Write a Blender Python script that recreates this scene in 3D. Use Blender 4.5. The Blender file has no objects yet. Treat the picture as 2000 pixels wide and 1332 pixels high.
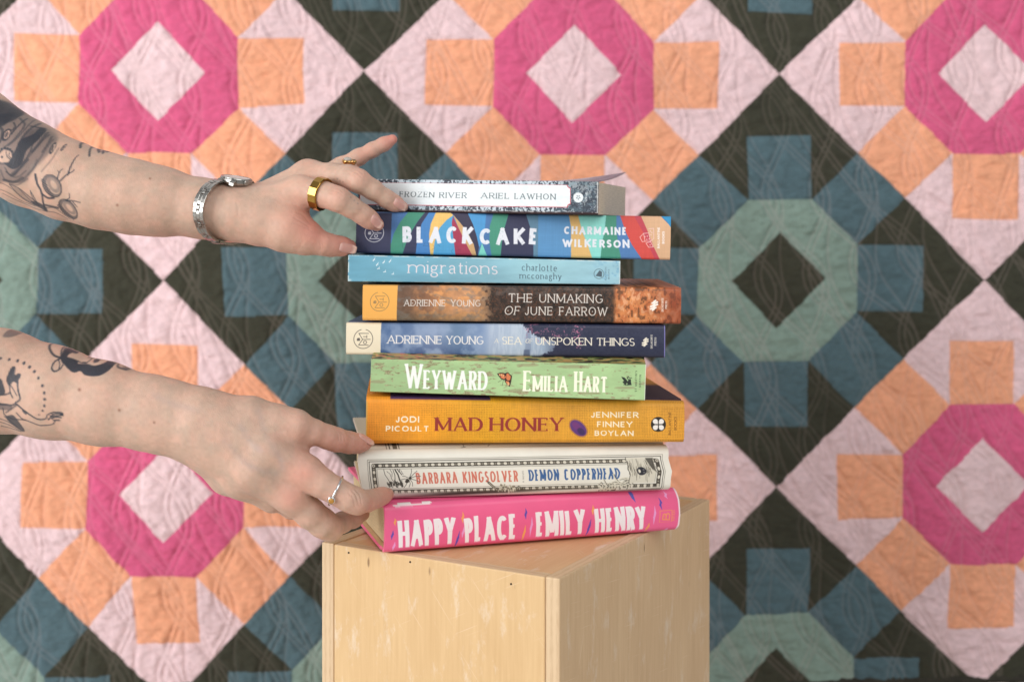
import bpy, math, random
import numpy as np
from mathutils import Vector

random.seed(7)
np.random.seed(7)
S = bpy.context.scene
COL = S.collection

# ------------------------------------------------------------------ camera, light, exposure
F = 2470.0            # focal length in photo pixels (photo 2000 px wide)
HOR = 440.0           # photo row of the horizon
BOXH = 0.508          # the wooden box stands on the floor
CZ = BOXH + 0.241     # camera height
CY = -0.97
cam = bpy.data.cameras.new('camera')
camo = bpy.data.objects.new('camera', cam)
COL.objects.link(camo)
camo.location = (0, CY, CZ)
camo.rotation_euler = (math.radians(90), 0, 0)
cam.sensor_width = 36
cam.lens = F / 2000 * 36
cam.shift_y = -(666 - HOR) / 2000
cam.clip_start = 0.02
cam.clip_end = 100
cam.dof.use_dof = True
cam.dof.focus_distance = 0.945
cam.dof.aperture_fstop = 5.6
S.camera = camo

w = bpy.data.worlds.new("World")
S.world = w
w.use_nodes = True
wn = w.node_tree
# ambient background light; noise patches added so the metal reflects some contrast
wtc = wn.nodes.new('ShaderNodeTexCoord')
wnz = wn.nodes.new('ShaderNodeTexNoise')
wnz.inputs['Scale'].default_value = 2.1
wnz.inputs['Detail'].default_value = 1.5
wrp = wn.nodes.new('ShaderNodeValToRGB')
wrp.color_ramp.elements[0].position = 0.36
wrp.color_ramp.elements[0].color = (0.16, 0.155, 0.15, 1)
wrp.color_ramp.elements[1].position = 0.62
wrp.color_ramp.elements[1].color = (0.98, 0.99, 1.0, 1)
wn.links.new(wtc.outputs['Generated'], wnz.inputs['Vector'])
wn.links.new(wnz.outputs[0], wrp.inputs[0])
wn.links.new(wrp.outputs[0], wn.nodes['Background'].inputs[0])
wn.nodes['Background'].inputs[1].default_value = 0.74


def area(name, loc, target, sx, sy, power, col):
    l = bpy.data.lights.new(name, 'AREA')
    l.shape = 'RECTANGLE'
    l.size = sx
    l.size_y = sy
    l.energy = power
    l.color = col
    o = bpy.data.objects.new(name, l)
    COL.objects.link(o)
    o.location = loc
    d = Vector(target) - Vector(loc)
    o.rotation_euler = d.to_track_quat('-Z', 'Y').to_euler()
    return o


area('window_light', (-2.0, -1.65, 1.15), (0.0, 0.2, 0.66), 1.4, 1.5, 56, (1.0, 0.995, 0.985))
area('fill_light', (0.8, -1.7, 1.9), (0.05, 0.2, 0.55), 1.6, 1.6, 18, (1.0, 0.98, 0.95))  # added fill from front right, brightens the right-hand faces

S.view_settings.view_transform = 'Standard'
S.view_settings.look = 'None'
S.view_settings.exposure = 0.0
S.view_settings.gamma = 1.0
S.view_settings.use_curve_mapping = False
S.render.engine = 'CYCLES'
S.cycles.use_denoising = True
S.cycles.max_bounces = 8


# ------------------------------------------------------------------ helpers
def lin(c):
    c = np.asarray(c, dtype=np.float64) / 255.0
    return np.where(c <= 0.04045, c / 12.92, ((c + 0.055) / 1.055) ** 2.4)


def P(px, py, Z):
    return np.array([(px - 1000.0) * Z / F, CY + Z, CZ - (py - HOR) * Z / F])


def tag(o, label=None, cat=None, group=None, kind=None):
    if label:
        o['label'] = label
    if cat:
        o['category'] = cat
    if group:
        o['group'] = group
    if kind:
        o['kind'] = kind
    return o


def empty(name, loc, label, cat, group=None):
    o = bpy.data.objects.new(name, None)
    o.empty_display_size = 0.02
    COL.objects.link(o)
    o.location = loc
    return tag(o, label, cat, group)


def put(name, me, mat=None, parent=None):
    o = bpy.data.objects.new(name, me)
    COL.objects.link(o)
    if mat:
        me.materials.append(mat)
    if parent is not None:
        o.parent = parent
        o.matrix_parent_inverse = parent.matrix_world.inverted() if False else o.matrix_parent_inverse
        o.location = -Vector(parent.location)
    return o


def mesh_np(name, v, faces, smooth=True, col=None):
    """v (n,3); faces: array (m,4) or list of arrays/tuples"""
    me = bpy.data.meshes.new(name)
    v = np.asarray(v, dtype=np.float32)
    if isinstance(faces, np.ndarray):
        m, k = faces.shape
        me.vertices.add(len(v))
        me.vertices.foreach_set('co', v.ravel())
        me.loops.add(m * k)
        me.loops.foreach_set('vertex_index', faces.astype(np.int32).ravel())
        me.polygons.add(m)
        me.polygons.foreach_set('loop_start', np.arange(0, m * k, k, dtype=np.int32))
        me.update(calc_edges=True)
    else:
        me.from_pydata([tuple(p) for p in v], [], [tuple(int(i) for i in f) for f in faces])
    me.validate()
    me.polygons.foreach_set('use_smooth', np.full(len(me.polygons), smooth, dtype=bool))
    if col is not None:
        a = me.color_attributes.new('Col', 'FLOAT_COLOR', 'POINT')
        c = np.ones((len(v), 4), dtype=np.float32)
        c[:, :3] = col
        a.data.foreach_set('color', c.ravel())
    me.update()
    return me


def grid_faces(nu, nv, off=0, flip=False):
    i = np.arange(nu - 1)[:, None]
    j = np.arange(nv - 1)[None, :]
    a = i * nv + j
    q = np.stack([a, a + nv, a + nv + 1, a + 1], -1).reshape(-1, 4) + off
    return q[:, ::-1] if flip else q


class Mat:
    def __init__(s, name):
        s.m = bpy.data.materials.new(name)
        s.m.use_nodes = True
        s.nt = s.m.node_tree
        s.b = s.nt.nodes['Principled BSDF']

    def n(s, t, **kw):
        x = s.nt.nodes.new(t)
        for k, v in kw.items():
            if k.startswith('i_'):
                key = k[2:].replace('_', ' ')
                x.inputs[key].default_value = v
            else:
                setattr(x, k, v)
        return x

    def l(s, a, b):
        s.nt.links.new(a, b)

    def set(s, **kw):
        for k, v in kw.items():
            s.b.inputs[k.replace('_', ' ')].default_value = v
        return s


def rgba(c):
    l = lin(c)
    return (float(l[0]), float(l[1]), float(l[2]), 1)


def colmat(name, rough=0.5, spec=0.4, bump=0.0, bscale=900, sheen=0.0, coat=0.0):
    m = Mat(name)
    a = m.n('ShaderNodeVertexColor', layer_name='Col')
    m.l(a.outputs['Color'], m.b.inputs['Base Color'])
    m.b.inputs['Roughness'].default_value = rough
    m.b.inputs['Specular IOR Level'].default_value = spec
    m.b.inputs['Coat Weight'].default_value = coat
    m.b.inputs['Coat Roughness'].default_value = 0.25
    if sheen:
        m.b.inputs['Sheen Weight'].default_value = sheen
        m.b.inputs['Sheen Roughness'].default_value = 0.6
    if bump:
        t = m.n('ShaderNodeTexCoord')
        nz = m.n('ShaderNodeTexNoise', i_Scale=bscale, i_Detail=4.0)
        bp = m.n('ShaderNodeBump', i_Strength=bump, i_Distance=0.0006)
        m.l(t.outputs['Object'], nz.inputs['Vector'])
        m.l(nz.outputs[0], bp.inputs['Height'])
        m.l(bp.outputs[0], m.b.inputs['Normal'])
    return m.m


def simplemat(name, c, rough=0.5, metal=0.0, spec=0.5, noise=0.0, nscale=200, bump=0.0):
    m = Mat(name)
    m.set(Base_Color=rgba(c), Roughness=rough, Metallic=metal)
    m.b.inputs['Specular IOR Level'].default_value = spec
    t = m.n('ShaderNodeTexCoord')
    nz = m.n('ShaderNodeTexNoise', i_Scale=nscale, i_Detail=5.0)
    m.l(t.outputs['Object'], nz.inputs['Vector'])
    if noise:
        r = m.n('ShaderNodeValToRGB')
        l = lin(c)
        r.color_ramp.elements[0].color = tuple(l * (1 - noise)) + (1,)
        r.color_ramp.elements[1].color = tuple(np.minimum(l * (1 + noise), 1)) + (1,)
        r.color_ramp.elements[0].position = 0.3
        r.color_ramp.elements[1].position = 0.7
        m.l(nz.outputs[0], r.inputs[0])
        m.l(r.outputs[0], m.b.inputs['Base Color'])
    if bump:
        bp = m.n('ShaderNodeBump', i_Strength=bump, i_Distance=0.0005)
        m.l(nz.outputs[0], bp.inputs['Height'])
        m.l(bp.outputs[0], m.b.inputs['Normal'])
    return m.m


# ------------------------------------------------------------------ numpy noise
def upsample(g, h, w_):
    gh, gw = g.shape
    y = np.linspace(0, gh - 1.001, h)
    x = np.linspace(0, gw - 1.001, w_)
    y0 = y.astype(int)
    x0 = x.astype(int)
    fy = (y - y0)[:, None]
    fx = (x - x0)[None, :]
    fy = fy * fy * (3 - 2 * fy)
    fx = fx * fx * (3 - 2 * fx)
    a = g[y0][:, x0]
    b = g[y0][:, x0 + 1]
    c = g[y0 + 1][:, x0]
    d = g[y0 + 1][:, x0 + 1]
    return (a * (1 - fx) + b * fx) * (1 - fy) + (c * (1 - fx) + d * fx) * fy


def fbm(h, w_, sy, sx, octv=4, seed=0, gain=0.55):
    """values about 0..1; sy,sx = feature size in samples"""
    r = np.random.RandomState(seed)
    out = np.zeros((h, w_))
    amp = 1.0
    tot = 0
    for _ in range(octv):
        gh = max(2, int(h / max(sy, 1)) + 2)
        gw = max(2, int(w_ / max(sx, 1)) + 2)
        out += amp * upsample(r.rand(gh, gw), h, w_)
        tot += amp
        amp *= gain
        sy /= 2
        sx /= 2
        if sy < 1 and sx < 1:
            break
    out /= tot
    return np.clip((out - 0.5) * 1.6 + 0.5, 0, 1)


def sstep(a, b, x):
    t = np.clip((x - a) / (b - a), 0, 1)
    return t * t * (3 - 2 * t)


# ------------------------------------------------------------------ lettering: my own stroke glyphs
def arc(cx, cy, rx, ry, a0, a1, n=12):
    return [(cx + rx * math.cos(math.radians(a0 + (a1 - a0) * i / n)),
             cy + ry * math.sin(math.radians(a0 + (a1 - a0) * i / n))) for i in range(n + 1)]


ST = [(0, 0), (0, 1)]
GL = {
    'A': (.78, [[(0, 0), (.5, 1)], [(.5, 1), (1, 0)], [(.19, .34), (.81, .34)]]),
    'B': (.60, [ST, [(0, 1), (.5, 1)] + arc(.5, .76, .42, .24, 90, -90) + [(0, .52)], [(0, .52), (.56, .52)] + arc(.56, .26, .44, .26, 90, -90) + [(0, 0)]]),
    'C': (.72, [arc(.54, .5, .54, .5, 48, 312, 18)]),
    'D': (.74, [ST, [(0, 1), (.4, 1)] + arc(.4, .5, .6, .5, 90, -90, 16) + [(0, 0)]]),
    'E': (.54, [ST, [(0, 1), (1, 1)], [(0, .52), (.85, .52)], [(0, 0), (1, 0)]]),
    'F': (.52, [ST, [(0, 1), (1, 1)], [(0, .5), (.85, .5)]]),
    'G': (.76, [arc(.54, .5, .54, .5, 48, 325, 18) + [(1, .24), (1, .44), (.62, .44)]]),
    'H': (.72, [ST, [(1, 0), (1, 1)], [(0, .51), (1, .51)]]),
    'I': (0, [ST]),
    'J': (.42, [[(1, 1), (1, .3)] + arc(.5, .3, .5, .3, 0, -165)]),
    'K': (.66, [ST, [(1, 1), (0, .4)], [(.28, .58), (1, 0)]]),
    'L': (.52, [ST, [(0, 0), (1, 0)]]),
    'M': (.88, [ST, [(0, 1), (.5, .1)], [(.5, .1), (1, 1)], [(1, 1), (1, 0)]]),
    'N': (.74, [ST, [(0, 1), (1, 0)], [(1, 0), (1, 1)]]),
    'O': (.80, [arc(.5, .5, .5, .5, 90, 450, 26)]),
    'P': (.56, [ST, [(0, 1), (.52, 1)] + arc(.52, .73, .48, .27, 90, -90) + [(0, .46)]]),
    'R': (.60, [ST, [(0, 1), (.52, 1)] + arc(.52, .74, .46, .26, 90, -90) + [(0, .48)], [(.48, .48), (1, 0)]]),
    'S': (.54, [arc(.5, .75, .47, .25, 32, 270, 12) + arc(.5, .25, .5, .25, 90, -148, 12)]),
    'T': (.66, [[(0, 1), (1, 1)], [(.5, 1), (.5, 0)]]),
    'U': (.70, [[(0, 1), (0, .38)] + arc(.5, .38, .5, .38, 180, 360, 14) + [(1, 1)]]),
    'V': (.76, [[(0, 1), (.5, 0)], [(.5, 0), (1, 1)]]),
    'W': (1.08, [[(0, 1), (.27, 0)], [(.27, 0), (.5, .95)], [(.5, .95), (.73, 0)], [(.73, 0), (1, 1)]]),
    'Y': (.70, [[(0, 1), (.5, .46)], [(1, 1), (.5, .46)], [(.5, .46), (.5, 0)]]),
    'Z': (.62, [[(0, 1), (1, 1)], [(1, 1), (0, 0)], [(0, 0), (1, 0)]]),
    "'": (0, [[(0, 1), (0, .72)]]),
    'm': (1.45, [ST, [(0, .6)] + arc(.25, .62, .25, .38, 180, 0) + [(.5, 0)], [(.5, .6)] + arc(.75, .62, .25, .38, 180, 0) + [(1, 0)]]),
    'n': (.78, [ST, [(0, .6)] + arc(.5, .62, .5, .38, 180, 0) + [(1, 0)]]),
    'h': (.78, [[(0, 0), (0, 1.55)], [(0, .6)] + arc(.5, .62, .5, .38, 180, 0) + [(1, 0)]]),
    'i': (0, [ST, [(0, 1.42), (0, 1.5)]]),
    'l': (0, [[(0, 0), (0, 1.55)]]),
    'g': (.72, [arc(.42, .68, .36, .30, 0, 360, 16), [(.74, .9), (1, 1)], [(.2, .42), (.1, .22), (.25, .08), (.75, .04)] + arc(.48, -.26, .46, .28, 50, -230, 16)]),
    'r': (.52, [ST, [(0, .55)] + arc(.6, .6, .6, .38, 180, 55)]),
    'a': (.62, [arc(.42, .68, .4, .32, 165, 0) + [(.82, .1), (1, 0)], [(.82, .56), (.45, .54)] + arc(.4, .27, .4, .27, 90, 300)]),
    't': (.48, [[(.38, 1.35), (.38, .25)] + arc(.72, .24, .34, .24, 180, 310), [(0, 1), (.95, 1)]]),
    'o': (.80, [arc(.5, .5, .5, .5, 90, 450, 22)]),
    's': (.54, [arc(.5, .75, .45, .25, 30, 270) + arc(.5, .25, .48, .25, 90, -150)]),
    'c': (.68, [arc(.54, .5, .54, .5, 45, 315, 16)]),
    'e': (.68, [[(0.03, .54), (1, .54)] + arc(.52, .5, .5, .5, 5, 315, 16)]),
    'y': (.78, [[(0, 1), (.5, 0)], [(1, 1), (.5, 0), (.3, -.42), (.02, -.5)]]),
    'f': (.44, [[(.35, 0), (.35, 1.2)] + arc(.7, 1.2, .35, .3, 180, 60), [(0, .95), (.9, .95)]]),
}


class Canvas:
    """painted artwork, in photo-pixel units of the flat spine: U along, V down from the spine's top edge"""

    def __init__(s, quad, top=40, bot=30, res=1.3, base=(200, 200, 200)):
        (s.TL, s.TR, s.BL, s.BR) = [np.array(q, float) for q in quad]
        s.L = ((s.TR[0] - s.TL[0]) + (s.BR[0] - s.BL[0])) / 2
        s.T = ((s.BL[1] - s.TL[1]) + (s.BR[1] - s.TR[1])) / 2
        s.top, s.res = top, res
        s.w = int(s.L * res) + 1
        s.h = int((s.T + top + bot) * res) + 1
        s.a = np.empty((s.h, s.w, 3))
        s.a[:] = base
        s.u = np.arange(s.w) / res
        s.v = np.arange(s.h) / res - top
        s.rate = 1.0

    def uv(s, p):
        x, y = p
        fy = 0.5
        for _ in range(2):
            xl = s.TL[0] + (s.BL[0] - s.TL[0]) * fy
            xr = s.TR[0] + (s.BR[0] - s.TR[0]) * fy
            fx = (x - xl) / (xr - xl)
            yt = s.TL[1] + (s.TR[1] - s.TL[1]) * fx
            yb = s.BL[1] + (s.BR[1] - s.BL[1]) * fx
            fy = (y - yt) / (yb - yt)
        return np.array([fx * s.L, fy * s.T])

    def win(s, u0, u1, v0, v1, m=2):
        i0 = max(0, int((u0 - m) * s.res))
        i1 = min(s.w, int((u1 + m) * s.res) + 2)
        j0 = max(0, int((v0 - m + s.top) * s.res))
        j1 = min(s.h, int((v1 + m + s.top) * s.res) + 2)
        return i0, max(i1, i0), j0, max(j1, j0)

    def blend(s, sl, cov, c):
        i0, i1, j0, j1 = sl
        cov = cov[..., None]
        s.a[j0:j1, i0:i1] = s.a[j0:j1, i0:i1] * (1 - cov) + np.asarray(c, float) * cov

    def cov_strokes(s, strokes, sl):
        """strokes: list of (pts uv, hw list, butt0, butt1) -> max coverage"""
        i0, i1, j0, j1 = sl
        U = s.u[i0:i1][None, :]
        V = s.v[j0:j1][:, None]
        best = np.full((j1 - j0, i1 - i0), 1e9)
        for pts, hw, b0, b1 in strokes:
            n = len(pts)
            for k in range(n - 1):
                a, b = pts[k], pts[k + 1]
                d = b - a
                L = math.hypot(*d)
                if L < 1e-6:
                    continue
                d = d / L
                al = (U - a[0]) * d[0] + (V - a[1]) * d[1]
                t = np.clip(al / L, 0, 1)
                ex = U - (a[0] + d[0] * L * t)
                ey = V - (a[1] + d[1] * L * t)
                hwt = hw[k] + (hw[k + 1] - hw[k]) * t
                sd = np.hypot(ex, ey) - hwt
                if k == 0 and b0:
                    sd = np.maximum(sd, -al)
                if k == n - 2 and b1:
                    sd = np.maximum(sd, al - L)
                np.minimum(best, sd, out=best)
        return np.clip(0.5 - best * s.res, 0, 1)

    def line(s, pts, wd, c, alpha=1.0, wd2=None, px=True):
        q = [s.uv(p) if px else np.array(p, float) for p in pts]
        arr = np.array(q)
        n = len(q)
        hw = [(wd + ((wd2 if wd2 is not None else wd) - wd) * i / max(1, n - 1)) / 2 for i in range(n)]
        m = max(hw) + 1
        sl = s.win(arr[:, 0].min() - m, arr[:, 0].max() + m, arr[:, 1].min() - m, arr[:, 1].max() + m)
        if sl[1] <= sl[0] or sl[3] <= sl[2]:
            return
        s.blend(sl, s.cov_strokes([(q, hw, False, False)], sl) * alpha, c)

    def poly(s, pts, c, alpha=1.0, px=True, soft=0):
        q = np.array([s.uv(p) if px else p for p in pts], float)
        sl = s.win(q[:, 0].min(), q[:, 0].max(), q[:, 1].min(), q[:, 1].max(), 2 + soft)
        i0, i1, j0, j1 = sl
        if i1 <= i0 or j1 <= j0:
            return
        acc = np.zeros((j1 - j0, i1 - i0))
        K = 3
        for a in range(K):
            for b in range(K):
                U = s.u[i0:i1][None, :] + ((a + .5) / K - .5) / s.res
                V = s.v[j0:j1][:, None] + ((b + .5) / K - .5) / s.res
                ins = np.zeros(acc.shape, bool)
                for k in range(len(q)):
                    x0, y0 = q[k]
                    x1, y1 = q[(k + 1) % len(q)]
                    if y0 == y1:
                        continue
                    cr = ((y0 > V) != (y1 > V)) & (U < (x1 - x0) * (V - y0) / (y1 - y0) + x0)
                    ins ^= cr
                acc += ins
        cov = acc / (K * K)
        for _ in range(int(soft)):
            p = np.pad(cov, 1, mode='edge')
            cov = (p[:-2, 1:-1] + p[2:, 1:-1] + p[1:-1, :-2] + p[1:-1, 2:] + 2 * cov) / 6
        if callable(c):
            c = c(s.a[j0:j1, i0:i1], sl)
        s.blend(sl, cov * alpha, c)

    def ell(s, c0, rx, ry, c, ang=0, alpha=1.0, soft=0, ring=None):
        ca, sa = math.cos(math.radians(ang)), math.sin(math.radians(ang))
        pts = [(c0[0] + rx * math.cos(t) * ca - ry * math.sin(t) * sa, c0[1] + rx * math.cos(t) * sa + ry * math.sin(t) * ca)
               for t in np.linspace(0, 2 * math.pi, 25)]
        if ring:
            s.line(pts, ring, c, alpha)
        else:
            s.poly(pts[:-1], c, alpha, soft=soft)

    def text(s, st, p0, p1, h, c, t=.14, th=None, serif=0.0, track=.12, alpha=1.0, jit=0.0, space=.38, slant=0.0,
             wedge=0.0, cond=None, hs=None, rnd=False, rough=0):
        """text whose baseline runs p0->p1 (photo px) and whose capitals are h px tall"""
        th = t if th is None else th
        p0 = np.array(p0, float)
        p1 = np.array(p1, float)
        W = np.hypot(*(p1 - p0))
        ex = (p1 - p0) / W
        ey = np.array([ex[1], -ex[0]])
        n = len(st)
        fixed = sum((t if (ch in GL and GL[ch][0] == 0) else (0 if ch == ' ' else 0)) for ch in st) * h
        fixed += track * h * (n - 1) + space * h * st.count(' ')
        nat = sum(GL[ch][0] for ch in st if ch != ' ') * h
        xs = (W - fixed) / nat
        x = 0.0
        strokes = []
        for ci, ch in enumerate(st):
            if ch == ' ':
                x += (space + track) * h
                continue
            wd, ss = GL[ch]
            gw = wd * h * xs if wd else t * h
            hh = h * (hs[ci] if hs else 1)
            ja = random.uniform(-jit, jit) * 0.07
            jy = random.uniform(-jit, jit) * 0.04 * h
            jh = 1 + random.uniform(-jit, jit) * 0.06

            def tr(q):
                gx, gy = q
                X = (t * h / 2 + gx * max(gw - t * h, 0.0)) if wd else t * h / 2
                Y = (gy * (1 - th) + th / 2) * hh * jh
                X2 = X + slant * Y - ja * (Y - hh / 2)
                Y2 = Y + ja * (X - gw / 2) + jy
                return s.uv(p0 + ex * (x + X2) + ey * Y2)

            for sk in ss:
                pts = list(sk)
                if len(pts) == 2:  # push straight ends out to the cap line
                    q = [np.array(a, float) for a in pts]
                    d = q[1] - q[0]
                    if abs(d[1]) > 0.15:
                        for e, sg in ((0, -1), (1, 1)):
                            if pts[e][1] in (0, 1):
                                q[e] = q[e] + sg * d / abs(d[1]) * th / 2 / (1 - th)
                        pts = [tuple(a) for a in q]
                    if len(pts) == 2 and abs(d[1]) > .15:
                        pts = [pts[0], tuple((np.array(pts[0]) + np.array(pts[1])) / 2), pts[1]]
                g = [tr(a) for a in pts]
                hw = []
                for k in range(len(g)):
                    a = g[max(0, k - 1)]
                    b = g[min(len(g) - 1, k + 1)]
                    d = b - a
                    # angle in letter space
                    dx = d[0] * ex[0] + d[1] * ex[1]
                    dy = d[0] * ey[0] + d[1] * ey[1]
                    L = math.hypot(dx, dy) or 1
                    if serif > 0:
                        v = abs(dy) / L
                        if dx * dy > 0 and abs(dx) / L > .2 and len(sk) == 2:
                            v *= .35
                        v = v ** 1.5
                    else:
                        v = abs(dy) / L
                    f = th + (t - th) * v
                    yy = sk[min(k, len(sk) - 1)][1] if len(sk) == len(g) else None
                    hw.append(f * h / 2)
                if wedge and len(sk) == 2:
                    lo, hi = (0, -1) if g[0][1] > g[-1][1] else (-1, 0)
                    hw[hi] *= 1 + wedge
                    hw[lo] *= 1 - wedge * .6
                strokes.append((g, hw, not rnd, not rnd))
                if serif > 0 and len(sk) == 2:
                    (ax, ay), (bx, by) = sk
                    if abs(by - ay) > .15:
                        for (qx, qy) in sk:
                            if qy in (0, 1) or qy > 1.3:
                                # joints of A, M, N, V, W points carry no serif
                                if (ch in 'AMN' and qy == 1 and ch == 'A') or (ch in 'VW' and qy == 0) or (ch == 'Y' and qy < .5 and qy > 0):
                                    continue
                                if ch in 'N' and qx == 1 and qy == 0:
                                    continue
                                if ch == 'M' and qy == .1:
                                    continue
                                c_ = tr((qx, qy))
                                sl_ = (serif + (t if not (len(sk) == 2 and abs(bx - ax) > .15) else t * .8) / 2) * h
                                lft = sl_ if not (ch.islower() and qy > .5) else sl_ * 1.1
                                rgt = sl_ if not (ch.islower() and qy > .5) else 0
                                strokes.append(([c_ - s_e(ex) * lft, c_ + s_e(ex) * rgt], [th * h / 2 * .9] * 2, True, True))
                    elif ch in 'EFLTZ' and abs(by - ay) < .01:
                        for (qx, qy) in sk:
                            if (qx > .8) or (ch == 'T' and qx == 0) or (ch == 'Z' and qx == 0 and qy == 1):
                                c_ = tr((qx, qy))
                                dn = -1 if qy > .8 else (1 if qy < .2 else 0)
                                v = s_e(ey) * (serif + .08) * h
                                if dn == 0:
                                    strokes.append(([c_ - v * .6, c_ + v * .6], [th * h / 2] * 2, True, True))
                                else:
                                    strokes.append(([c_, c_ + v * dn], [t * h / 2 * .8, th * h / 4], True, True))
            x += gw + track * h
        allp = np.array([p for g, _, _, _ in strokes for p in g])
        m = t * h + 2
        sl = s.win(allp[:, 0].min() - m, allp[:, 0].max() + m, allp[:, 1].min() - m, allp[:, 1].max() + m)
        if sl[1] <= sl[0] or sl[3] <= sl[2]:
            return
        cov = s.cov_strokes(strokes, sl)
        if rough:
            nz = fbm(cov.shape[0], cov.shape[1], 7, 7, 3, 5)
            cov = cov * (1 - rough * sstep(.62, .8, nz))
        s.blend(sl, cov * alpha, c)

    def noisefill(s, ca, cb, sy, sx, seed, lo=.3, hi=.7, mask=None, octv=5):
        n = sstep(lo, hi, fbm(s.h, s.w, sy * s.res, sx * s.res, octv, seed))[..., None]
        c = np.asarray(ca, float) * (1 - n) + np.asarray(cb, float) * n
        if mask is None:
            s.a = c
        else:
            s.a = s.a * (1 - mask[..., None]) + c * mask[..., None]

    def ramp(s, stops):
        """horizontal colour ramp by photo x"""
        xs = [s.uv((x, (s.TL[1] + s.BL[1]) / 2))[0] for x, _ in stops]
        cs = np.array([c for _, c in stops], float)
        r = np.stack([np.interp(s.u, xs, cs[:, k]) for k in range(3)], -1)
        return np.broadcast_to(r[None], s.a.shape).copy()

    def mul(s, amt, sy, sx, seed):
        s.a *= 1 + amt * (fbm(s.h, s.w, sy * s.res, sx * s.res, 4, seed)[..., None] - .5) * 2


def s_e(v):
    return np.array(v, float)


# ------------------------------------------------------------------ setting: floor and wall
def build_setting():
    fm = simplemat('floor_paint', (196, 192, 186), .55, noise=.06, nscale=6)
    v = [(-3, -3, 0), (3, -3, 0), (3, .62, 0), (-3, .62, 0)]
    o = put('floor', mesh_np('floor', v, [(0, 1, 2, 3)], False), fm)
    tag(o, kind='structure')
    wm = simplemat('wall_paint', (222, 221, 220), .7, noise=.03, nscale=4)
    v = [(-3, .6, -.05), (3, .6, -.05), (3, .6, 2.6), (-3, .6, 2.6), (-3, .64, -.05), (3, .64, -.05), (3, .64, 2.6), (-3, .64, 2.6)]
    o = put('wall', mesh_np('wall', v, [(0, 3, 2, 1)[::-1], (4, 5, 6, 7), (3, 2, 6, 7), (0, 1, 5, 4)], False), wm)
    tag(o, kind='structure')


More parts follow.
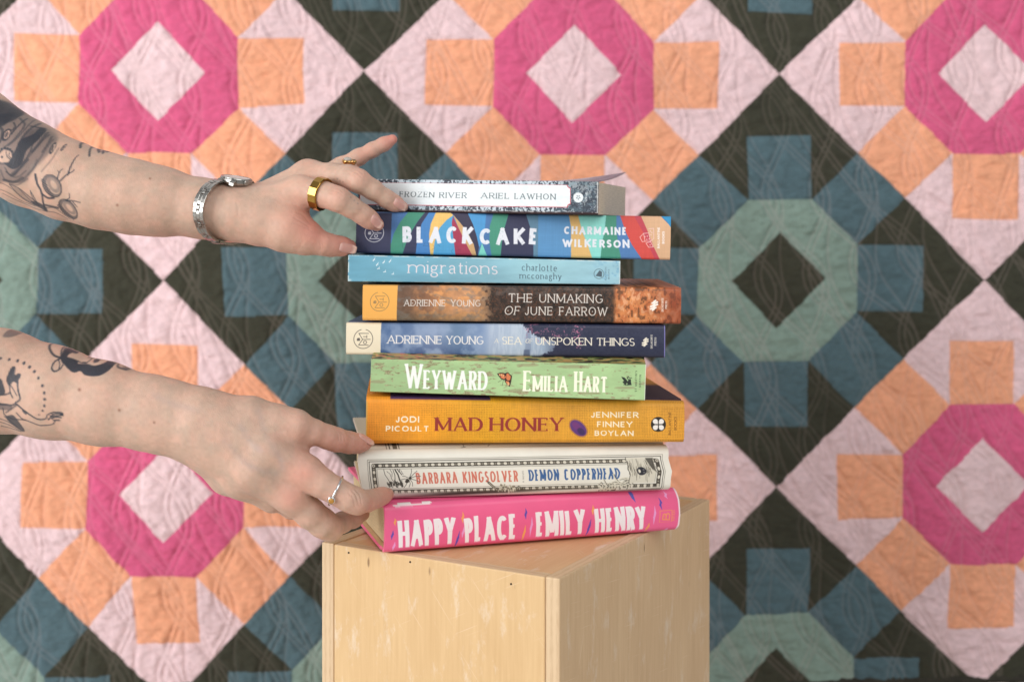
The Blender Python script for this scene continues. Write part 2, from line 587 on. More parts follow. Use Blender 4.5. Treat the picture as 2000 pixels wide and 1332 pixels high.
# ------------------------------------------------------------------ the quilt
def build_quilt():
    ZQ = 1.42
    ns, nt = 1000, 660
    s = np.linspace(-.62, 2.45, ns)[:, None]
    t = np.linspace(0, 1, nt)[None, :]
    tend = 1.452 + .0125 * s
    t = -.45 + t * (tend + .45)
    s = np.broadcast_to(s, t.shape)
    rs = np.random.RandomState(3)
    # slightly uneven piecing
    wob = lambda sc, sd: (fbm(ns, nt, ns / sc, nt / sc, 2, sd) - .5)
    px = 312 + 807 * s + t * (11 - 10 * s) + 10 * wob(7, 1)
    py = 138 + 4 * s * (2 - s) + 2.5 * s + t * (829 - 14.5 * s) + 10 * wob(7, 2)

    def block(a, b):
        a = np.abs(a)
        b = np.abs(b)
        oct_ = (np.maximum(a, b) < .387) & ((a + b) < .387 * 1.4142)
        dia = (a + b) < .230
        sq = ((a < .158) & (b >= .387) & (b < .704)) | ((b < .158) & (a >= .387) & (a < .704))
        p = (a + b) / 1.4142
        q = (a - b) / 1.4142
        dg = (np.abs(q) < .160) & (p >= .387)
        r = np.zeros(a.shape, int)
        r[sq | dg] = 1
        r[oct_] = 2
        r[dia] = 0
        return r

    a = (s - np.round(s)) * 2
    b = (t - np.round(t)) * 2
    pink = (np.abs(a) + np.abs(b)) < 1
    a2 = (s - .5 - np.round(s - .5)) * 2
    b2 = (t - .5 - np.round(t - .5)) * 2
    ids = np.where(pink, block(a, b), 3 + block(a2, b2))
    pal = np.array([(229, 200, 204), (238, 168, 133), (213, 94, 134), (59, 59, 48), (81, 104, 112), (128, 149, 139)], float)
    # seams: groove where the patch changes
    seam = np.zeros(ids.shape)
    seam[1:] += ids[1:] != ids[:-1]
    seam[:, 1:] += ids[:, 1:] != ids[:, :-1]
    seam = np.clip(seam, 0, 1)
    for _ in range(3):
        q = np.pad(seam, 1, mode='edge')
        seam = (q[:-2, 1:-1] + q[2:, 1:-1] + q[1:-1, :-2] + q[1:-1, 2:] + q[1:-1, 1:-1]) / 5
    seam = np.clip(seam * 2.2, 0, 1)
    # quilting stitch lines: flowing wood-grain loops
    x = px + 10 * wob(12, 8)
    y = py
    xx = x - .18 * y
    yy = y + .35 * x
    # the loops, plus long diagonal runs that cross them
    def rings(x, y, Pw, Ph, row):
        r = np.floor(y / Ph)
        xs = x + (r % 2) * Pw / 2
        cx = (np.floor(xs / Pw) + .5) * Pw
        dx = (xs - cx) / (Pw / 2)
        dy = (y - (r + .5) * Ph) / (Ph / 2)
        return dx, dy
    pxs = (px[-1, 0] - px[0, 0]) / ns
    pys = (py[0, -1] - py[0, 0]) / nt
    dl = np.full(px.shape, 1e9)
    u_ = x - .26 * y
    sw = 40 * np.sin(2 * np.pi * y / 318 + u_ / 380 + .5 * np.sin(2 * np.pi * x / 900))
    for fam, pos in (((u_ + sw) / 98, (0.0, .13)), ((u_ - sw + 44) / 98, (0.0, .13)), ((u_ + .45 * sw + 20) / 98, (.55,)),
                     ((x - .62 * y) / 205 + .12 * np.sin(2 * np.pi * y / 700), (0.0, .06))):
        gx, gy = np.gradient(fam)
        g = np.hypot(gx / pxs, gy / pys) + 1e-4
        fr = fam - np.floor(fam)
        for p_ in pos:
            dl = np.minimum(dl, np.abs((fr - p_ + .5) % 1 - .5) / g)
    dl = np.minimum(dl, 14)
    puff = 1 - np.exp(-(dl / 5.2) ** 1.5)
    crink = fbm(ns, nt, 11, 6, 3, 21)
    crink2 = fbm(ns, nt, 6, 6, 2, 22)
    big = fbm(ns, nt, ns / 5, nt / 3, 2, 23)
    disp = .0026 * puff + .0030 * (crink - .5) * (.3 + puff) + .0013 * (crink2 - .5) - .0011 * seam + .007 * (big - .5)
    c = pal[ids.ravel()].reshape(ids.shape + (3,))
    c = c * (1 + .07 * (fbm(ns, nt, 3, 3, 2, 31)[..., None] - .5)) * (1 + .06 * (fbm(ns, nt, 60, 60, 2, 32)[..., None] - .5))
    thr = (np.exp(-(dl / 1.8) ** 2) * .27)[..., None] * (.45 + .55 * fbm(ns, nt, 90, 90, 2, 36)[..., None])
    c = c * (1 - thr) + np.array((206, 180, 178.)) * thr
    X = (px - 1000) * ZQ / F
    Z = CZ - (py - HOR) * ZQ / F
    Y = CY + ZQ - disp
    v = np.stack([X, Y, Z], -1).reshape(-1, 3)
    m = colmat('quilt_cotton', .85, .15, bump=.5, bscale=1500, sheen=.08)
    root = empty('quilt', (0, CY + ZQ, CZ), 'patchwork quilt hung flat behind the books, pink and orange flowers among dark green blocks', 'quilt')
    put('patchwork_top', mesh_np('patchwork_top', v, grid_faces(ns, nt, flip=True), True, lin(np.clip(c, 0, 255)).reshape(-1, 3)), m, root)
    # backing and bound hem
    e = v.reshape(ns, nt, 3)
    ys = e[::10, -1]
    hem = []
    for q in ys:
        for k in range(9):
            an = math.pi * (k / 8 - .5) * -1
            hem.append((q[0], q[1] + .004 - .0055 * math.cos(an), q[2] - .002 + .0055 * math.sin(an)))
    hm = simplemat('hem_cotton', (58, 56, 50), .85, spec=.15, noise=.2, nscale=90)
    put('binding', mesh_np('binding', hem, grid_faces(len(ys), 9)), hm, root)
    x0, x1 = e[0, 0, 0], e[-1, 0, 0]
    z0, z1 = e[0, 0, 2], e[0, -1, 2] - .02
    yb = CY + ZQ + .02
    b_ = [(x0, yb, z0), (x1, yb, z0), (x1, yb, z1), (x0, yb, z1)]
    put('backing', mesh_np('backing', b_, [(0, 1, 2, 3)], False), simplemat('backing_cotton', (225, 220, 212), .9, spec=.1, noise=.05), root)


# ------------------------------------------------------------------ the plywood box
def build_box():
    h = CZ - BOXH
    Zn, Zl, Zr = F * h / 690, F * h / 618, F * h / 535
    N = np.array([93 * Zn / F, CY + Zn])
    Lc = np.array([-372 * Zl / F, CY + Zl])
    Rc = np.array([388 * Zr / F, CY + Zr])
    eL = (Lc - N)
    lL = np.hypot(*eL)
    eL /= lL
    eR = np.array([-eL[1], eL[0]])
    if np.dot(eR, Rc - N) < 0:
        eR = -eR
    lR = np.dot(eR, Rc - N)
    T = .0112
    root = empty('wooden_box', (N[0], N[1], 0), 'scuffed plywood box standing on end under the stack of books', 'box')

    def W(a, b, z):  # a along the left side, b along the right side
        p = N + eL * a + eR * b
        return (p[0], p[1], z)

    def ply(name, axis):
        """axis: which local direction the plies stack in; colour from shaders on object coords"""
        m = Mat(name)
        t = m.n('ShaderNodeTexCoord')
        mp = m.n('ShaderNodeMapping')
        m.l(t.outputs['UV'], mp.inputs[0])
        return m, mp

    def face_mat(name, light, dark, seed, grey=0.0, scr=.5):
        m = Mat(name)
        uv = m.n('ShaderNodeUVMap', uv_map='UV')
        mp = m.n('ShaderNodeMapping')
        mp.inputs['Scale'].default_value = (1.0, .045, 1)
        mp.inputs['Location'].default_value = (seed, seed * .37, 0)
        m.l(uv.outputs[0], mp.inputs[0])
        g1 = m.n('ShaderNodeTexNoise', i_Scale=330.0, i_Detail=6.0, i_Roughness=.65)
        m.l(mp.outputs[0], g1.inputs['Vector'])
        g2 = m.n('ShaderNodeTexNoise', i_Scale=26.0, i_Detail=4.0, i_Distortion=.6)
        mp2 = m.n('ShaderNodeMapping')
        mp2.inputs['Scale'].default_value = (1.0, .30, 1)
        mp2.inputs['Location'].default_value = (seed * 1.7, seed, 0)
        m.l(uv.outputs[0], mp2.inputs[0])
        m.l(mp2.outputs[0], g2.inputs['Vector'])
        r = m.n('ShaderNodeValToRGB')
        r.color_ramp.elements[0].position = .25
        r.color_ramp.elements[0].color = rgba(dark)
        r.color_ramp.elements[1].position = .8
        r.color_ramp.elements[1].color = rgba(light)
        mx = m.n('ShaderNodeMix', data_type='FLOAT')
        mx.inputs[0].default_value = .45
        m.l(g1.outputs[0], mx.inputs[2])
        m.l(g2.outputs[0], mx.inputs[3])
        m.l(mx.outputs[0], r.inputs[0])
        # pale rubbed patches and dark specks
        g3 = m.n('ShaderNodeTexNoise', i_Scale=38.0, i_Detail=7.0, i_Roughness=.7)
        mp3 = m.n('ShaderNodeMapping')
        mp3.inputs['Scale'].default_value = (1.6, .55, 1)
        mp3.inputs['Location'].default_value = (seed * 2.3 + 5, seed + 3, 0)
        m.l(uv.outputs[0], mp3.inputs[0])
        m.l(mp3.outputs[0], g3.inputs['Vector'])
        r3 = m.n('ShaderNodeValToRGB')
        r3.color_ramp.elements[0].position = .555
        r3.color_ramp.elements[0].color = (0, 0, 0, 1)
        r3.color_ramp.elements[1].position = .68
        r3.color_ramp.elements[1].color = (scr, scr, scr, 1)
        m.l(g3.outputs[0], r3.inputs[0])
        m1 = m.n('ShaderNodeMix', data_type='RGBA')
        m.l(r3.outputs[0], m1.inputs[0])
        m.l(r.outputs[0], m1.inputs[6])
        m1.inputs[7].default_value = rgba((228, 214, 196))
        vo = m.n('ShaderNodeTexVoronoi', i_Scale=55.0)
        m.l(mp2.outputs[0], vo.inputs['Vector'])
        r4 = m.n('ShaderNodeValToRGB')
        r4.color_ramp.elements[0].position = .035
        r4.color_ramp.elements[0].color = (.75, .75, .75, 1)
        r4.color_ramp.elements[1].position = .075
        r4.color_ramp.elements[1].color = (0, 0, 0, 1)
        m.l(vo.outputs[0], r4.inputs[0])
        m2 = m.n('ShaderNodeMix', data_type='RGBA')
        m.l(r4.outputs[0], m2.inputs[0])
        m.l(m1.outputs[2], m2.inputs[6])
        m2.inputs[7].default_value = rgba((120, 88, 60))
        # thin straight scratches, two directions
        prev = None
        for ang, sc_ in ((.95 + seed, 1.0), (2.3 + seed, 1.0)):
            mp5 = m.n('ShaderNodeMapping')
            mp5.inputs['Rotation'].default_value = (0, 0, ang)
            mp6 = m.n('ShaderNodeMapping')
            mp6.inputs['Scale'].default_value = (9.0, 330.0, 1)
            m.l(uv.outputs[0], mp5.inputs[0])
            m.l(mp5.outputs[0], mp6.inputs[0])
            wv = m.n('ShaderNodeTexNoise', i_Scale=2.2, i_Detail=1.0)
            m.l(mp6.outputs[0], wv.inputs['Vector'])
            r5 = m.n('ShaderNodeValToRGB')
            r5.color_ramp.elements[0].position = .70
            r5.color_ramp.elements[0].color = (0, 0, 0, 1)
            r5.color_ramp.elements[1].position = .78
            r5.color_ramp.elements[1].color = (scr,) * 3 + (1,)
            m.l(wv.outputs[0], r5.inputs[0])
            if prev is None:
                prev = r5
            else:
                ad = m.n('ShaderNodeMath', operation='MAXIMUM')
                m.l(prev.outputs[0], ad.inputs[0])
                m.l(r5.outputs[0], ad.inputs[1])
                r5 = ad
        m3 = m.n('ShaderNodeMix', data_type='RGBA')
        m.l(r5.outputs[0], m3.inputs[0])
        m.l(m2.outputs[2], m3.inputs[6])
        m3.inputs[7].default_value = rgba((226, 200, 168))
        m.l(m3.outputs[2], m.b.inputs['Base Color'])
        m.b.inputs['Roughness'].default_value = .5
        m.b.inputs['Specular IOR Level'].default_value = .3
        bp = m.n('ShaderNodeBump', i_Strength=.25, i_Distance=.0004)
        m.l(g1.outputs[0], bp.inputs['Height'])
        m.l(bp.outputs[0], m.b.inputs['Normal'])
        return m.m

    def edge_mat():
        m = Mat('ply_edge')
        uv = m.n('ShaderNodeUVMap', uv_map='UV')
        mp = m.n('ShaderNodeMapping')
        mp.inputs['Scale'].default_value = (1.0, .02, 1)
        m.l(uv.outputs[0], mp.inputs[0])
        wv = m.n('ShaderNodeTexWave', i_Scale=68.0, i_Distortion=.7, i_Detail=3.0, i_Detail_Scale=9.0)
        wv.wave_profile = 'SIN'
        m.l(mp.outputs[0], wv.inputs['Vector'])
        nz = m.n('ShaderNodeTexNoise', i_Scale=900.0, i_Detail=4.0)
        mp2 = m.n('ShaderNodeMapping')
        mp2.inputs['Scale'].default_value = (1.0, .12, 1)
        m.l(uv.outputs[0], mp2.inputs[0])
        m.l(mp2.outputs[0], nz.inputs['Vector'])
        r = m.n('ShaderNodeValToRGB')
        r.color_ramp.elements[0].position = .15
        r.color_ramp.elements[0].color = rgba((190, 158, 122))
        r.color_ramp.elements[1].position = .55
        r.color_ramp.elements[1].color = rgba((212, 184, 148))
        mx = m.n('ShaderNodeMix', data_type='FLOAT')
        mx.inputs[0].default_value = .72
        m.l(wv.outputs[1], mx.inputs[2])
        m.l(nz.outputs[0], mx.inputs[3])
        m.l(mx.outputs[0], r.inputs[0])
        m.l(r.outputs[0], m.b.inputs['Base Color'])
        m.b.inputs['Roughness'].default_value = .6
        return m.m

    em = edge_mat()
    fl = face_mat('birch_front', (224, 192, 146), (200, 163, 116), 1.3, scr=.55)
    fr_ = face_mat('birch_side', (226, 197, 158), (198, 164, 125), 4.1, scr=.6)
    ft = face_mat('birch_top', (222, 186, 142), (205, 162, 116), 7.7, scr=.7)

    def slab(name, a0, a1, b0, b1, z0, z1, facemat, facedir, bev=.0012):
        """box with bevelled edges, UVs in metres; facedir: 'a','b','z' = normal of the veneer faces"""
        import bmesh
        bm = bmesh.new()
        vs = [bm.verts.new(W(a, b, z)) for z in (z0, z1) for (a, b) in ((a0, b0), (a1, b0), (a1, b1), (a0, b1))]
        for f in ((0, 1, 2, 3), (7, 6, 5, 4), (0, 4, 5, 1), (1, 5, 6, 2), (2, 6, 7, 3), (3, 7, 4, 0)):
            bm.faces.new([vs[i] for i in f])
        bmesh.ops.recalc_face_normals(bm, faces=bm.faces)
        bmesh.ops.bevel(bm, geom=bm.edges[:], offset=bev, segments=2, profile=.5, affect='EDGES')
        uvl = bm.loops.layers.uv.new('UV')
        ax = {'a': np.array([eL[0], eL[1], 0]), 'b': np.array([eR[0], eR[1], 0]), 'z': np.array([0, 0, 1.])}
        nd = ax[facedir]
        for f in bm.faces:
            n = np.array(f.normal)
            k = max(ax, key=lambda q: abs(np.dot(n, ax[q])))
            isface = abs(np.dot(n, nd)) > .75
            f.material_index = 0 if isface else 1
            for lp in f.loops:
                co = np.array(lp.vert.co)
                co[:2] -= N
                c3 = {q: np.dot(co, ax[q]) for q in ax}
                if isface:
                    o_ = [q for q in ('a', 'b', 'z') if q != facedir]
                    u_, v_ = (c3[o_[0]], c3[o_[1]])
                else:
                    rest = [q for q in ('a', 'b', 'z') if q not in (facedir, k)]
                    u_, v_ = c3[facedir] + .003, c3[rest[0]] if rest else 0
                lp[uvl].uv = (u_, v_)
        me = bpy.data.meshes.new(name)
        bm.to_mesh(me)
        bm.free()
        me.materials.append(facemat)
        me.materials.append(em)
        return put(name, me, None, root)

    g = .0003
    top = BOXH
    slab('side_panel', 0, T, 0, lR, 0, top, fr_, 'a')                       # the veneer facing right
    slab('side_panel', lL - T, lL, 0, lR, 0, top, fr_, 'a')
    slab('side_panel', T + g, lL - T - g, .0002, T, 0, top - .0004, fl, 'b')  # the veneer facing left
    slab('side_panel', T + g, lL - T - g, lR - T, lR, 0, top, fl, 'b')
    slab('top_panel', T + g, lL - T - g, T + g, lR - T - g, top - T - .001, top - .0009, ft, 'z', .0006)
    nm = simplemat('nail_steel', (46, 40, 36), .6, .6)
    for (px, py) in ((681, 1079), (801, 1097), (998, 1140)):
        # a nail head on the front-left panel
        d = np.array([(px - 1000) / F, 1.0])
        # solve camera ray with plane b = 0
        nn = np.array([eR[0], eR[1]])
        c0 = np.array([0, CY])
        Zd = np.dot(nn, N - c0) / np.dot(nn, d)
        p = P(px, py, Zd)
        q = []
        for (r, o_) in ((0, .0005), (.0006, .0004), (.0008, -.0005)):
            for k in range(10):
                an = k * math.tau / 10
                q.append((p[0] - eR[0] * o_ + eL[0] * r * math.cos(an), p[1] - eR[1] * o_ + eL[1] * r * math.cos(an), p[2] + r * math.sin(an)))
        put('nail_head', mesh_np('nail_head', q, [f for f in grid_faces(3, 10).tolist()] + [(i * 10 + 9, i * 10, i * 10 + 10, i * 10 + 19) for i in range(2)]), nm, root)


# ------------------------------------------------------------------ books
PAPER = None


def paper_mat(name, c, dirt=.12):
    m = Mat(name)
    t = m.n('ShaderNodeUVMap', uv_map='UV')
    mp = m.n('ShaderNodeMapping')
    mp.inputs['Scale'].default_value = (.03, 1.0, 1)
    m.l(t.outputs[0], mp.inputs[0])
    nz = m.n('ShaderNodeTexNoise', i_Scale=2600.0, i_Detail=3.0)
    m.l(mp.outputs[0], nz.inputs['Vector'])
    r = m.n('ShaderNodeValToRGB')
    l = lin(c)
    r.color_ramp.elements[0].position = .3
    r.color_ramp.elements[1].position = .65
    r.color_ramp.elements[0].color = tuple(l * (1 - dirt * 2.2)) + (1,)
    r.color_ramp.elements[1].color = tuple(l) + (1,)
    m.l(nz.outputs[0], r.inputs[0])
    m.l(r.outputs[0], m.b.inputs['Base Color'])
    m.b.inputs['Roughness'].default_value = .8
    m.b.inputs['Specular IOR Level'].default_value = .15
    bp = m.n('ShaderNodeBump', i_Strength=.5, i_Distance=.0003)
    m.l(nz.outputs[0], bp.inputs['Height'])
    m.l(bp.outputs[0], m.b.inputs['Normal'])
    return m.m


def book(label, cv, Z0, rot, D=.152, hard=True, r=.0022, th=.0028, bulge=.0, slopetop=0.0, slopelen=.02, slopebot=0.0,
         offL=None, offR=None, page=(226, 212, 186), inner=(214, 196, 168), rough=.45, spec=.35, covertop=None, coverbot=None,
         inset=.003, lift=None, coat=0.0, bump=0.0):
    """cv: Canvas whose quad gives the spine in the photo; Z0 depth of the spine at photo x 1000; rot deg, + = right end farther"""
    ca, sa = math.cos(math.radians(rot)), math.sin(math.radians(rot))

    def Zat(x):
        d = x - 1000
        return Z0 + d * Z0 / (F * ca - d * sa) * sa

    def W(p):
        return P(p[0], p[1], Zat(p[0]))

    BL, BR, TL, TR = W(cv.BL), W(cv.BR), W(cv.TL), W(cv.TR)
    ex = BR - BL
    L = np.linalg.norm(ex)
    ex /= L
    ey = np.cross(np.array([0, 0, 1.]), ex)
    ey /= np.linalg.norm(ey)
    ez = np.cross(ex, ey)
    tL = np.dot(TL - BL, ez)
    tR = np.dot(TR - BR, ez)
    T = (tL + tR) / 2
    mm = L / cv.L          # metres per canvas px
    root = empty('book', tuple(BL), label, 'book', 'books in the stack')

    # cross-section of the cover, from the fore-edge of the upper board round the spine to the lower one
    def topz(y):
        s_ = sstep(0, slopelen, y) if slopetop else 1
        z = T + slopetop * s_
        if hard:  # hinge groove
            z -= .0012 * math.exp(-((y - .008) / .0028) ** 2)
        return z

    def botz(y):
        z = slopebot * (1 - sstep(0, slopelen, y)) if slopebot else 0.0
        if hard:
            z += .0012 * math.exp(-((y - .008) / .0028) ** 2)
        return z

    step = mm / cv.res
    ys = np.concatenate([np.linspace(D, .045, 8)[:-1], np.arange(.045, .016, -.0008), np.arange(.016, r, -step)])
    prof = [(y, topz(y), -((y - r) + r * 1.2) / mm) for y in ys]
    ntop = len([y for y in ys if y >= .016])
    zt = topz(r)
    for k in range(7):
        an = math.pi / 2 * k / 6
        prof.append((r - r * math.sin(an), zt - r + r * math.cos(an), None))
    zb = botz(r)
    nz_ = max(8, int((zt - zb - 2 * r) / step))
    for k in range(1, nz_):
        z = (zt - r) + (zb + r - (zt - r)) * k / nz_
        prof.append((0, z, None))
    for k in range(7):
        an = math.pi / 2 * k / 6
        prof.append((r - r * math.cos(an), zb + r - r * math.sin(an), None))
    nsp = len(prof)
    for y in ys[::-1]:
        prof.append((y, botz(y), ((y - r) + r * 1.2) / mm + cv.T))
    pr = []
    for (y, z, V) in prof:
        if V is None:
            V = (T - z) / T * cv.T
            if z > zt - r:
                V = (T - z) / T * cv.T
            # bulging spine
            f = (z - T / 2) / (T / 2)
            y = y - bulge * (1 - f * f)
        pr.append((y, z, V))
    pr = np.array(pr)
    # inner side of the cover
    tg = np.gradient(pr[:, :2], axis=0)
    tg /= np.linalg.norm(tg, axis=1)[:, None]
    nrm = np.stack([-tg[:, 1], tg[:, 0]], -1)   # candidate
    cen = np.array([.03, T / 2])
    sgn = np.sign(np.sum(nrm * (cen - pr[:, :2]), 1))
    nrm *= sgn[:, None]
    inn = pr[:, :2] + nrm * th
    inn[:, 0] = np.maximum(inn[:, 0], min(th, .0035))
    inn[:, 1] = np.clip(inn[:, 1], th, T + slopetop - th)

    nu = cv.w
    pxs = np.linspace(0, 1, nu) * cv.L
    xl, xr = (cv.TL[0] + cv.BL[0]) / 2 - 1000, (cv.TR[0] + cv.BR[0]) / 2 - 1000
    dxs = xl + (xr - xl) * pxs / cv.L
    us = dxs * Z0 / (F * ca - dxs * sa)      # photo column -> length along the spine
    us = (us - us[0]) / (us[-1] - us[0])
    m = colmat('printed_cover', rough, spec, bump=bump, bscale=700, coat=coat)
    im = simplemat('inside_cover', inner, .6, noise=.06, nscale=60)
    jag = None

    def world(u, y, z, V, v01):
        """u 0..1 arrays broadcast with profile arrays"""
        l0 = offL(v01) * mm if offL else 0
        r0 = offR(v01) * mm if offR else 0
        x = l0 + (L + r0 - l0) * u
        zz = z * (tL + (tR - tL) * u) / T
        if lift:
            zz = zz + lift(u, y / D) * (V < 0)
        return BL + x[..., None] * ex + (y + 0 * u)[..., None] * ey + zz[..., None] * ez

    def colour(V):
        j = np.clip(np.round((V + cv.top) * cv.res), 0, cv.h - 1).astype(int)
        return cv.a[j]                      # rows x nu x 3

    def part(name, i0, i1):
        p = pr[i0:i1]
        q = inn[i0:i1]
        n = len(p)
        y = p[:, 0][:, None]
        z = p[:, 1][:, None]
        V = p[:, 2][:, None]
        v01 = np.clip(V / cv.T, -.6, 1.6)
        u = us[None, :]
        ov = world(u + 0 * y, y + 0 * u, z + 0 * u, V + 0 * u, v01 + 0 * u)
        c = colour(p[:, 2])
        if covertop is not None and i0 == 0 and name == 'front_cover':
            pass
        verts = [ov.reshape(-1, 3)]
        cols = [c.reshape(-1, 3)]
        faces = [grid_faces(n, nu)]
        off = n * nu
        ni = 30 if lift else 2
        u2 = np.linspace(0, 1, ni)[None, :]
        iv = world(u2 + 0 * y, q[:, 0][:, None] + 0 * u2, q[:, 1][:, None] + 0 * u2, V + 0 * u2, v01 + 0 * u2)
        verts.append(iv.reshape(-1, 3))
        cols.append(np.tile(np.array(inner, float), (n * ni, 1)))
        faces.append(grid_faces(n, ni, off, True))
        off += n * ni
        # end caps (edges of the board)
        for e in (0, 1):
            o_ = ov[:, 0 if e == 0 else -1]
            i_ = iv[:, 0 if e == 0 else -1]
            verts += [o_, i_]
            ec = c[:, 0 if e == 0 else -1]
            ec = ec * .6 + np.array((235, 230, 220.)) * .4 if not hard else ec
            cols += [ec, ec]
            f = np.stack([np.arange(n - 1) + off, np.arange(1, n) + off, np.arange(1, n) + off + n, np.arange(n - 1) + off + n], -1)
            faces.append(f if e == 1 else f[:, ::-1])
            off += 2 * n
        # fore-edge cap
        for k in (() if lift and i0 == 0 else (0,) if i0 == 0 else ((n - 1,) if i1 >= len(pr) else ())):
            o_ = ov[k][[0, -1]]
            i_ = iv[k][[0, -1]]
            verts += [o_, i_]
            cc = np.tile(c[k].mean(0), (4, 1))
            cols.append(cc)
            f = np.array([[off, off + 1, off + 3, off + 2]])
            faces.append(f if k else f[:, ::-1])
            off += 4
        me = mesh_np(name, np.concatenate(verts), np.concatenate(faces), True, lin(np.clip(np.concatenate(cols), 0, 255)))
        return put(name, me, m, root)

    k0 = max(2, ntop - 1)
    k1 = len(pr) - ntop + 1
    part('front_cover', 0, k0 + 1)
    part('spine', k0, k1)
    part('back_cover', k1 - 1, len(pr))
    # block of pages
    zlo, zhi = th + .0002, T - th - .0002
    y0, y1 = max(th, .003) + .0008, D - inset
    pv = []
    uvs = []
    x0, x1 = inset / L, 1 - inset / L
    npg = 14
    for x in (x0, x1):
        for k in range(npg):
            z = zlo + (zhi - zlo) * k / (npg - 1)
            f = (k / (npg - 1) - .5) * 2
            for y in (y0 + .002 * (f * f) * (1 if hard else 0), y1 - (.0025 if hard else .0006) * (1 - f * f)):
                zc = min(max(z, (botz(y) if y < .03 else 0) + th), (topz(y) if y < .03 else T) - th)
                pv.append(BL + ex * L * x + ey * y + ez * (zc * (tL + (tR - tL) * x) / T))
                uvs.append((y, z))
    fs = []
    for s_ in (0, 1):
        for k in range(npg - 1):
            a = s_ * npg * 2 + k * 2
            f = (a, a + 1, a + 3, a + 2)
            fs.append(f if s_ else f[::-1])
    for k in range(npg - 1):
        a = k * 2
        b = npg * 2 + k * 2
        fs.append((a, a + 2, b + 2, b)[::-1])
        fs.append((a + 1, b + 1, b + 3, a + 3)[::-1])
    fs.append((0, 1, npg * 2 + 1, npg * 2)[::-1])
    e_ = (npg - 1) * 2
    fs.append((e_, e_ + 1, npg * 2 + e_ + 1, npg * 2 + e_))
    me = mesh_np('page_block', pv, fs, False)
    ul = me.uv_layers.new(name='UV')
    for lp in me.loops:
        ul.data[lp.index].uv = uvs[lp.vertex_index]
    put('page_block', me, paper_mat('page_edges', page), root)
    return dict(root=root, BL=BL, ex=ex, ey=ey, ez=ez, L=L, T=T, Zat=Zat, mm=mm, D=D)


# ------------------------------------------------------------------ spine artwork
def z1(x, y):
    return (660 + x / 5.55, 320 + y / 5.55)


def z2(x, y):
    return (1000 + x / 5.55, 320 + y / 5.55)


def z3(x, y):
    return (660 + x / 5.55, 540 + y / 5.55)


def z4(x, y):
    return (1000 + x / 5.55, 540 + y / 5.55)


def z5(x, y):
    return (660 + x / 5.55, 750 + y / 5.55)


def z6(x, y):
    return (1000 + x / 5.55, 750 + y / 5.55)


def z7(x, y):
    return (650 + x / 4.8625, 900 + y / 4.8625)


def z8(x, y):
    return (1000 + x / 4.8625, 900 + y / 4.8625)


def club_mark(cv, c, r, col, wd=1.5, gap=False):
    """round emblem: a turned M with three small letters in it"""
    a0, a1 = (-75, 255) if gap else (-90, 270)
    cv.line([(c[0] + r * math.cos(math.radians(a)), c[1] + r * math.sin(math.radians(a))) for a in np.linspace(a0, a1, 40)], wd, col)
    f = r / 103.0
    q = lambda x, y: (c[0] + (x - 272) * f, c[1] + (y - 675) * f)
    cv.line([q(328, 615), q(222, 615), q(265, 680), q(222, 742), q(328, 742)], wd, col)
    cv.line([q(265, 680), q(348, 680)], wd, col)
    cv.ell(q(292, 711), 17 * f, 17 * f, col, ring=wd)
    cv.line([q(272, 650), q(310, 650)], wd, col)
    cv.line([q(310, 636), q(310, 664)], wd, col)
    cv.text('B', q(236, 695), q(236, 663), 32 * f, col, t=.26, track=0)


def leaf_press_mark(cv, c, col, s=1.0, tilt=0):
    """three slanting leaf bars in an S-shaped lozenge"""
    for k, (dx, dy, ln) in enumerate(((-.2, -6.5, 4.2), (0, -1.8, 8.5), (0, 2.8, 8.5), (.2, 7, 4.2))):
        x, y = c[0] + dx * s, c[1] + dy * s
        cv.line([(x - ln * .78 * s, y + ln * .45 * s + .6 * s), (x - ln * .25 * s, y + ln * .3 * s), (x + ln * .25 * s, y - ln * .3 * s), (x + ln * .78 * s, y - ln * .45 * s - .6 * s)], 3.3 * s, col)


